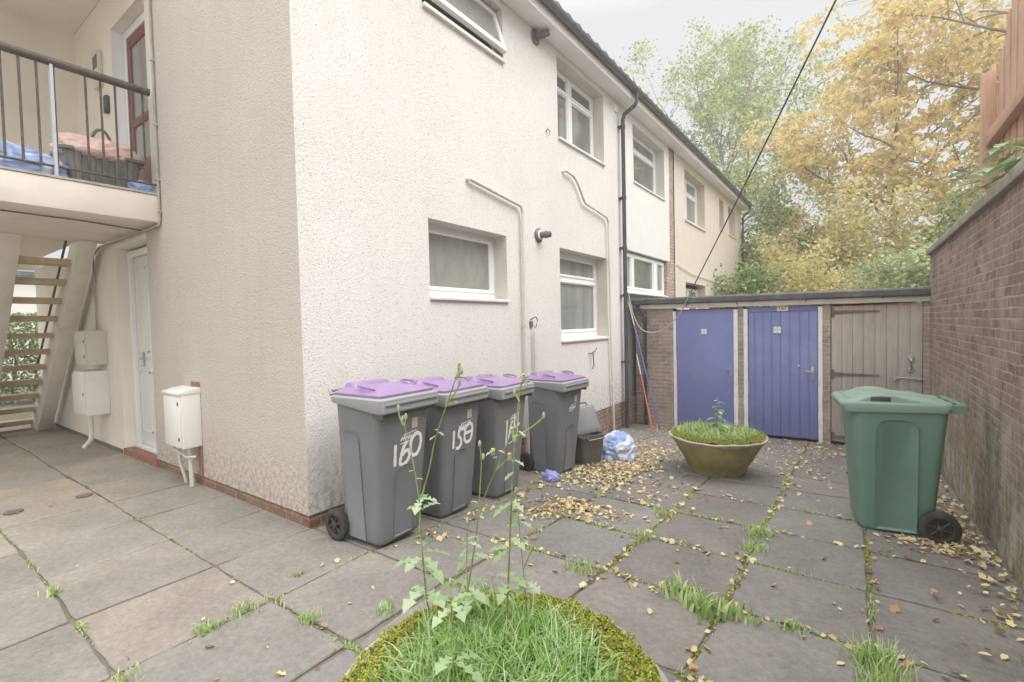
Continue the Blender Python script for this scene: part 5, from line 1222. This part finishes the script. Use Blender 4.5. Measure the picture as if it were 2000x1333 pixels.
weed('straight weed stalk with toothed leaves rising in front of the fourth bin',
     [[(2.53, -.75, .42), (2.549, -.75, .639), (2.571, -.75, .928), (2.593, -.75, 1.154), (2.621, -.75, 1.36), (2.638, -.75, 1.41)], [(2.60, -.75, 1.2), (2.67, -.73, 1.25), (2.70, -.72, 1.28)], [(2.62, -.75, 1.33), (2.60, -.75, 1.36)]],
     lv(2.575, -.75, .95, 4, .10, .045)+lv(2.56, -.75, .80, 4, .11, .05)+lv(2.55, -.75, .66, 4, .12, .06)+lv(2.59, -.75, 1.10, 3, .06, .03)+lv(2.61, -.75, 1.25, 2, .05, .02),
     [(2.64, -.75, 1.42), (2.60, -.75, 1.20)], .0065, [(2.70, -.72, 1.285), (2.60, -.75, 1.365), (2.65, -.75, 1.39)])
weed('slim bent weed beside the straight stalk in the foreground planter',
     [[(2.60, -.70, .42), (2.59, -.7, .62), (2.575, -.7, .80), (2.56, -.7, .98)], [(2.585, -.70, .70), (2.62, -.69, .78), (2.65, -.69, .80)]],
     lv(2.57, -.7, .88, 4, .08, .04)+lv(2.60, -.7, .66, 4, .10, .05), [], .0045, [(2.56, -.7, .99)])
weed('short leafy weed leaning right near the planter front',
     [[(2.62, -1.12, .42), (2.60, -1.10, .58), (2.57, -1.07, .74), (2.56, -1.06, .80)]],
     lv(2.57, -1.07, .74, 5, .10, .05)+lv(2.60, -1.10, .60, 5, .12, .06), [], .005, [(2.56, -1.06, .81)])
weed('thin brown-stemmed weed between the forked stalk and the straight one',
     [[(2.44, -.86, .42), (2.455, -.86, .60), (2.45, -.86, .75), (2.46, -.86, .90)]],
     lv(2.455, -.86, .82, 4, .07, .03)+lv(2.45, -.86, .64, 5, .10, .05), [], .0042, [(2.46, -.86, .91)])
mz = mid[2]+.45
weed('single leafy weed standing up from the planter by the blue doors',
     [[(mid[0]-.02, mid[1]+.1, mz-.02), (mid[0]-.03, mid[1]+.1, mz+.15), (mid[0]+.0, mid[1]+.1, mz+.32), (mid[0]-.01, mid[1]+.1, mz+.42)]],
     lv(mid[0]-.02, mid[1]+.1, mz+.10, 7, .20, .11)+lv(mid[0]-.02, mid[1]+.1, mz+.20, 6, .16, .09)+lv(mid[0], mid[1]+.1, mz+.30, 6, .12, .07)+lv(mid[0], mid[1]+.1, mz+.38, 5, .08, .05), [], .010, [(mid[0]-.01, mid[1]+.1, mz+.43)])

# ------------------------------------------------------------------ drain covers
for (x, y, lab) in ((-2.64, -1.29, 'small round iron cover in the slabs, nearer the frame edge'), (-2.63, -.80, 'small round iron cover in the slabs, nearer the gas meter box')):
    t = thing('drain_cover', lab, 'drain cover', (x, y, .006), 0, 'small round covers in the paving')
    MB().lathe([(.052, 0), (.066, 0), (.066, .006), (.052, .006)], (0, 0, 0), 'z', 24).build('ring', 'iron', t); MB().lathe([(.03, 0), (.045, 0), (.044, .004), (.01, .005)], (0, 0, 0), 'z', 20).build('plug', 'iron', t)

# ------------------------------------------------------------------ trees and shrubs
def grow(base, h, spread, n1, n2, n3, rad, lean=(0, 0), start=.3, rise=.6, seed=1, sag=0):
    """returns (list of limb polylines with radii, twig points) in world coordinates"""
    rs = random.Random(seed); limbs = []; twigs = []
    B = Vector(base); tr = []
    for k in range(9):
        u = k/8; tr.append(B+Vector((lean[0]*u*h+rs.uniform(-.1, .1)*u*h*.12, lean[1]*u*h+rs.uniform(-.1, .1)*u*h*.12, u*h*.92)))
    limbs.append((tr, [rad*(1-.85*k/8) for k in range(9)]))
    def poly(p, d, L_, r, n=6, wob=.25, up=.0):
        pts = [p]; rr = [r]; dd = d.normalized()
        for k in range(n):
            dd = (dd+Vector((rs.uniform(-wob, wob), rs.uniform(-wob, wob), rs.uniform(-wob, wob)*.8+up))).normalized(); pts.append(pts[-1]+dd*(L_/n)); rr.append(r*(1-.8*(k+1)/n))
        return pts, rr
    for i in range(n1):
        u = start+(1-start)*(i+.5)/n1; j = u*8; k = min(int(j), 7); p = tr[k].lerp(tr[k+1], j-k); a = i*2.4+rs.uniform(-.4, .4)
        prof = math.sin(math.pi*min(1, .25+.75*(1-u)**.8))**.6 if u > .5 else .85+.3*u
        L_ = spread*prof*rs.uniform(.75, 1.15); d = Vector((math.cos(a), math.sin(a), rise*(.5+u)))
        P1, R1_ = poly(p, d, L_, rad*.42*(1.1-u*.6), 7, .22, .03-sag); limbs.append((P1, R1_))
        for q in range(n2):
            v = .25+.75*(q+.5)/n2; jj = v*7; kk = min(int(jj), 6); pp = P1[kk].lerp(P1[kk+1], jj-kk); dir1 = (P1[kk+1]-P1[kk]).normalized()
            sd = dir1.cross(Vector((rs.uniform(-1, 1), rs.uniform(-1, 1), rs.uniform(-1, 1)))).normalized()
            P2, R2 = poly(pp, dir1*.6+sd*.9+Vector((0, 0, .15)), L_*.42*rs.uniform(.6, 1.2), R1_[kk]*.5+.004, 5, .3, -sag); limbs.append((P2, R2))
            for w in range(n3):
                x = .2+.8*(w+.5)/n3; j3 = x*5; k3 = min(int(j3), 4); p3 = P2[k3].lerp(P2[k3+1], j3-k3); d2 = (P2[k3+1]-P2[k3]).normalized()
                s2 = d2.cross(Vector((rs.uniform(-1, 1), rs.uniform(-1, 1), rs.uniform(-1, 1)))).normalized()
                P3, R3 = poly(p3, d2*.5+s2, L_*.17*rs.uniform(.6, 1.3), .010, 3, .35, -sag); limbs.append((P3, R3)); twigs += P3[1:]
            twigs += P2[2:]
    return limbs, twigs
def tree(name, label, cat, base, h, spread, n1, n2, n3, rad, leaf_n, leaf, mat, cl=.35, flat=1.0, seed=1, group=None, bark='bark', clump=.5, **kw):
    limbs, twigs = grow(base, h, spread, n1, n2, n3, rad, seed=seed, **kw); t = thing(name, label, cat, base, 0, group)
    B = Vector(base); m = MB()
    for P, rr in limbs:
        n = 8 if rr[0] > .06 else (5 if rr[0] > .02 else 3)
        m.tube([p-B for p in P], [max(r, .004) for r in rr], n, cap=False)
    m.build('trunk', bark, t, smooth=True, fixn=False)
    T = np.array([tuple(p-B) for p in twigs]); r2 = np.random.default_rng(seed)
    wgt = np.repeat(r2.uniform(0, 1, len(T)//3+1), 3)[:len(T)]; wgt = np.where(wgt > clump, wgt, .02); wgt /= wgt.sum(); i = r2.choice(len(T), leaf_n, p=wgt); P = T[i]+r2.normal(0, 1, (leaf_n, 3))*np.array([cl, cl, cl*flat])
    P[:, 2] = np.maximum(P[:, 2], .1)
    V, F = leaf_cloud(P, leaf, tilt=.8); mesh_np('crown', V, F, mat, t)
    return t
gA = 'autumn trees beyond the sheds'
tree('autumn_tree', 'broad tree with layered orange-yellow foliage beyond the sheds', 'tree', (4.6, 21.5, -.42), 10.4, 4.9, 17, 8, 5, .2, 22000, .155, 'autumn', .20, .30, seed=4, group=gA, lean=(.02, 0), start=.22, rise=.42)
tree('autumn_tree', 'taller orange-yellow tree at the right, crown running out of the top of the frame', 'tree', (9.0, 20.5, -.42), 15.5, 6.2, 19, 8, 5, .22, 24000, .155, 'autumn', .20, .30, seed=9, group=gA, lean=(-.02, 0), start=.2, rise=.45)
tree('green_tree', 'tall airy yellow-green tree behind the roof with bare branches showing', 'tree', (-2.7, 28.0, -.42), 13.2, 7.8, 17, 8, 5, .26, 27000, .16, 'limegreen', .32, .7, seed=21, lean=(.0, 0), start=.3, rise=.95)
gS = 'shrubs behind the sheds'
for k, (x, y, h, s, mt, lab) in enumerate((
    (.6, 19.5, 5.2, 2.4, 'bushgreen', 'dark green bush beside the end of the cream house'),
    (2.3, 17.0, 4.2, 2.2, 'bushyellow', 'yellowing bush above the first blue door'),
    (4.2, 17.5, 4.4, 2.3, 'bushyellow', 'yellow-green bush above the timber door'),
    (6.6, 16.5, 4.4, 2.4, 'bushgreen', 'green bush partly behind the garden wall'),
    (.9, 14.0, 2.9, 1.3, 'bushgreen', 'low leafy green bush just over the shed roof by the house end'),
    (2.6, 14.5, 2.9, 1.5, 'bushyellow', 'golden yellow bush over the middle of the shed roof'),
    (4.75, 12.0, 2.9, 1.2, 'bushpale', 'whitish green bush at the right end of the shed roof'),
    (.2, 25.0, 6.2, 2.6, 'bushyellow', 'tall yellow-green bush behind the far end of the roof'),
    )):
    tree('garden_shrub', lab, 'shrub', (x, y, -.42), h, s, 11, 5, 4, .07, 9000, .12 if y > 15 else .10, mt, .24, .9, seed=40+k, group=gS, start=.08, rise=.5)
# the far wood behind everything
def wood():
    n = 52000; x = rng.uniform(-14, 22, n); top = 4.4+1.4*np.sin(x*.55+1)+.9*np.sin(x*1.3); z = rng.uniform(0, 1, n)**.8*top; y = 32+rng.normal(0, 1.6, n)
    V, F = leaf_cloud(np.stack([x, y, z-.4], 1), .24, tilt=.9)
    tag(mesh_np('far_wood', V, F, 'bushyellow'), 'mass of green and yellow woodland far beyond the sheds', 'woodland', kind='stuff')
wood()
# hedge and pale building seen through the stair
def hedge():
    t = thing('hedge', 'green hedge seen through the open staircase at the end of the passage', 'hedge', (-13.0, 0, 0))
    n = 16000; P = np.stack([rng.normal(0, .35, n), rng.uniform(-2.2, 2.2, n), rng.uniform(.0, 1, n)**.8*2.15], 1)
    V, F = leaf_cloud(P, .075, tilt=.9); mesh_np('foliage', V, F, 'bushgreen', t)
    m = MB()
    for k in range(12): y = -2.1+.38*k; m.tube([(0, y, 0), (.05, y+.1, 1.0), (0, y+.02, 1.8)], [.03, .02, .01], 6)
    m.build('stems', 'bark', t, smooth=True)
hedge()
b = thing('garden_outbuilding', 'pale rendered building glimpsed above the hedge through the stair', 'building', (-19, 0, 0))
MB().box(-1, 0, -3.5, 3.5, 0, 3.6).build('wall', 'render', b); MB().box(-1.2, .2, -3.7, 3.7, 3.6, 3.75).build('roof', 'felt', b); MB().box(-.02, .03, -1.0, .2, 2.2, 3.2).build('window', 'glass_dark', b)

# overhanging branch with broad green leaves above the wall
def branch():
    t = thing('leafy_branch', 'green leafy branch poking out over the brick wall coping', 'branch', (4.52, 3.0, 2.56))
    m = MB(); st = [[(.10, -.9, -.05), (-.02, -.5, .06), (-.12, .1, .16), (-.2, .8, .30)], [(.0, -.4, .08), (-.1, .0, .04), (-.2, .7, .06)], [(.05, -.7, .0), (-.05, -.5, .14), (-.1, -.3, .24)]]
    for p in st: m.tube(p, [.008, .006, .004, .003][:len(p)], 6)
    m.build('twigs', 'stem', t, smooth=True); l = MB()
    for p in st:
        for a, b_ in zip(p, p[1:]):
            for k in range(10):
                u = k/10; q = Vector(a).lerp(Vector(b_), u); an = random.uniform(0, 6.28)
                sow_leaf(l, q, (math.cos(an), math.sin(an)*.8, random.uniform(-.2, .3)), random.uniform(.18, .30), .11, .4)
    l.build('foliage', 'weed_leaf', t, smooth=True, fixn=False)
branch()

# ------------------------------------------------------------------ damp autumn air
def haze():
    m = bpy.data.materials.new('haze'); m.use_nodes = True; nt = m.node_tree; nt.nodes.remove(nt.nodes['Principled BSDF'])
    v = nt.nodes.new('ShaderNodeVolumePrincipled'); v.inputs['Color'].default_value = (.93, .95, .97, 1); v.inputs['Density'].default_value = .0068; v.inputs['Anisotropy'].default_value = .2
    L(nt, v.outputs[0], nt.nodes['Material Output'].inputs['Volume']); M['haze'] = m
    tag(MB().box(-52, 52, -32, 52, -1.6, 19).build('haze', 'haze'), 'thin pale haze in the air over the yard', 'haze', kind='stuff')
haze()
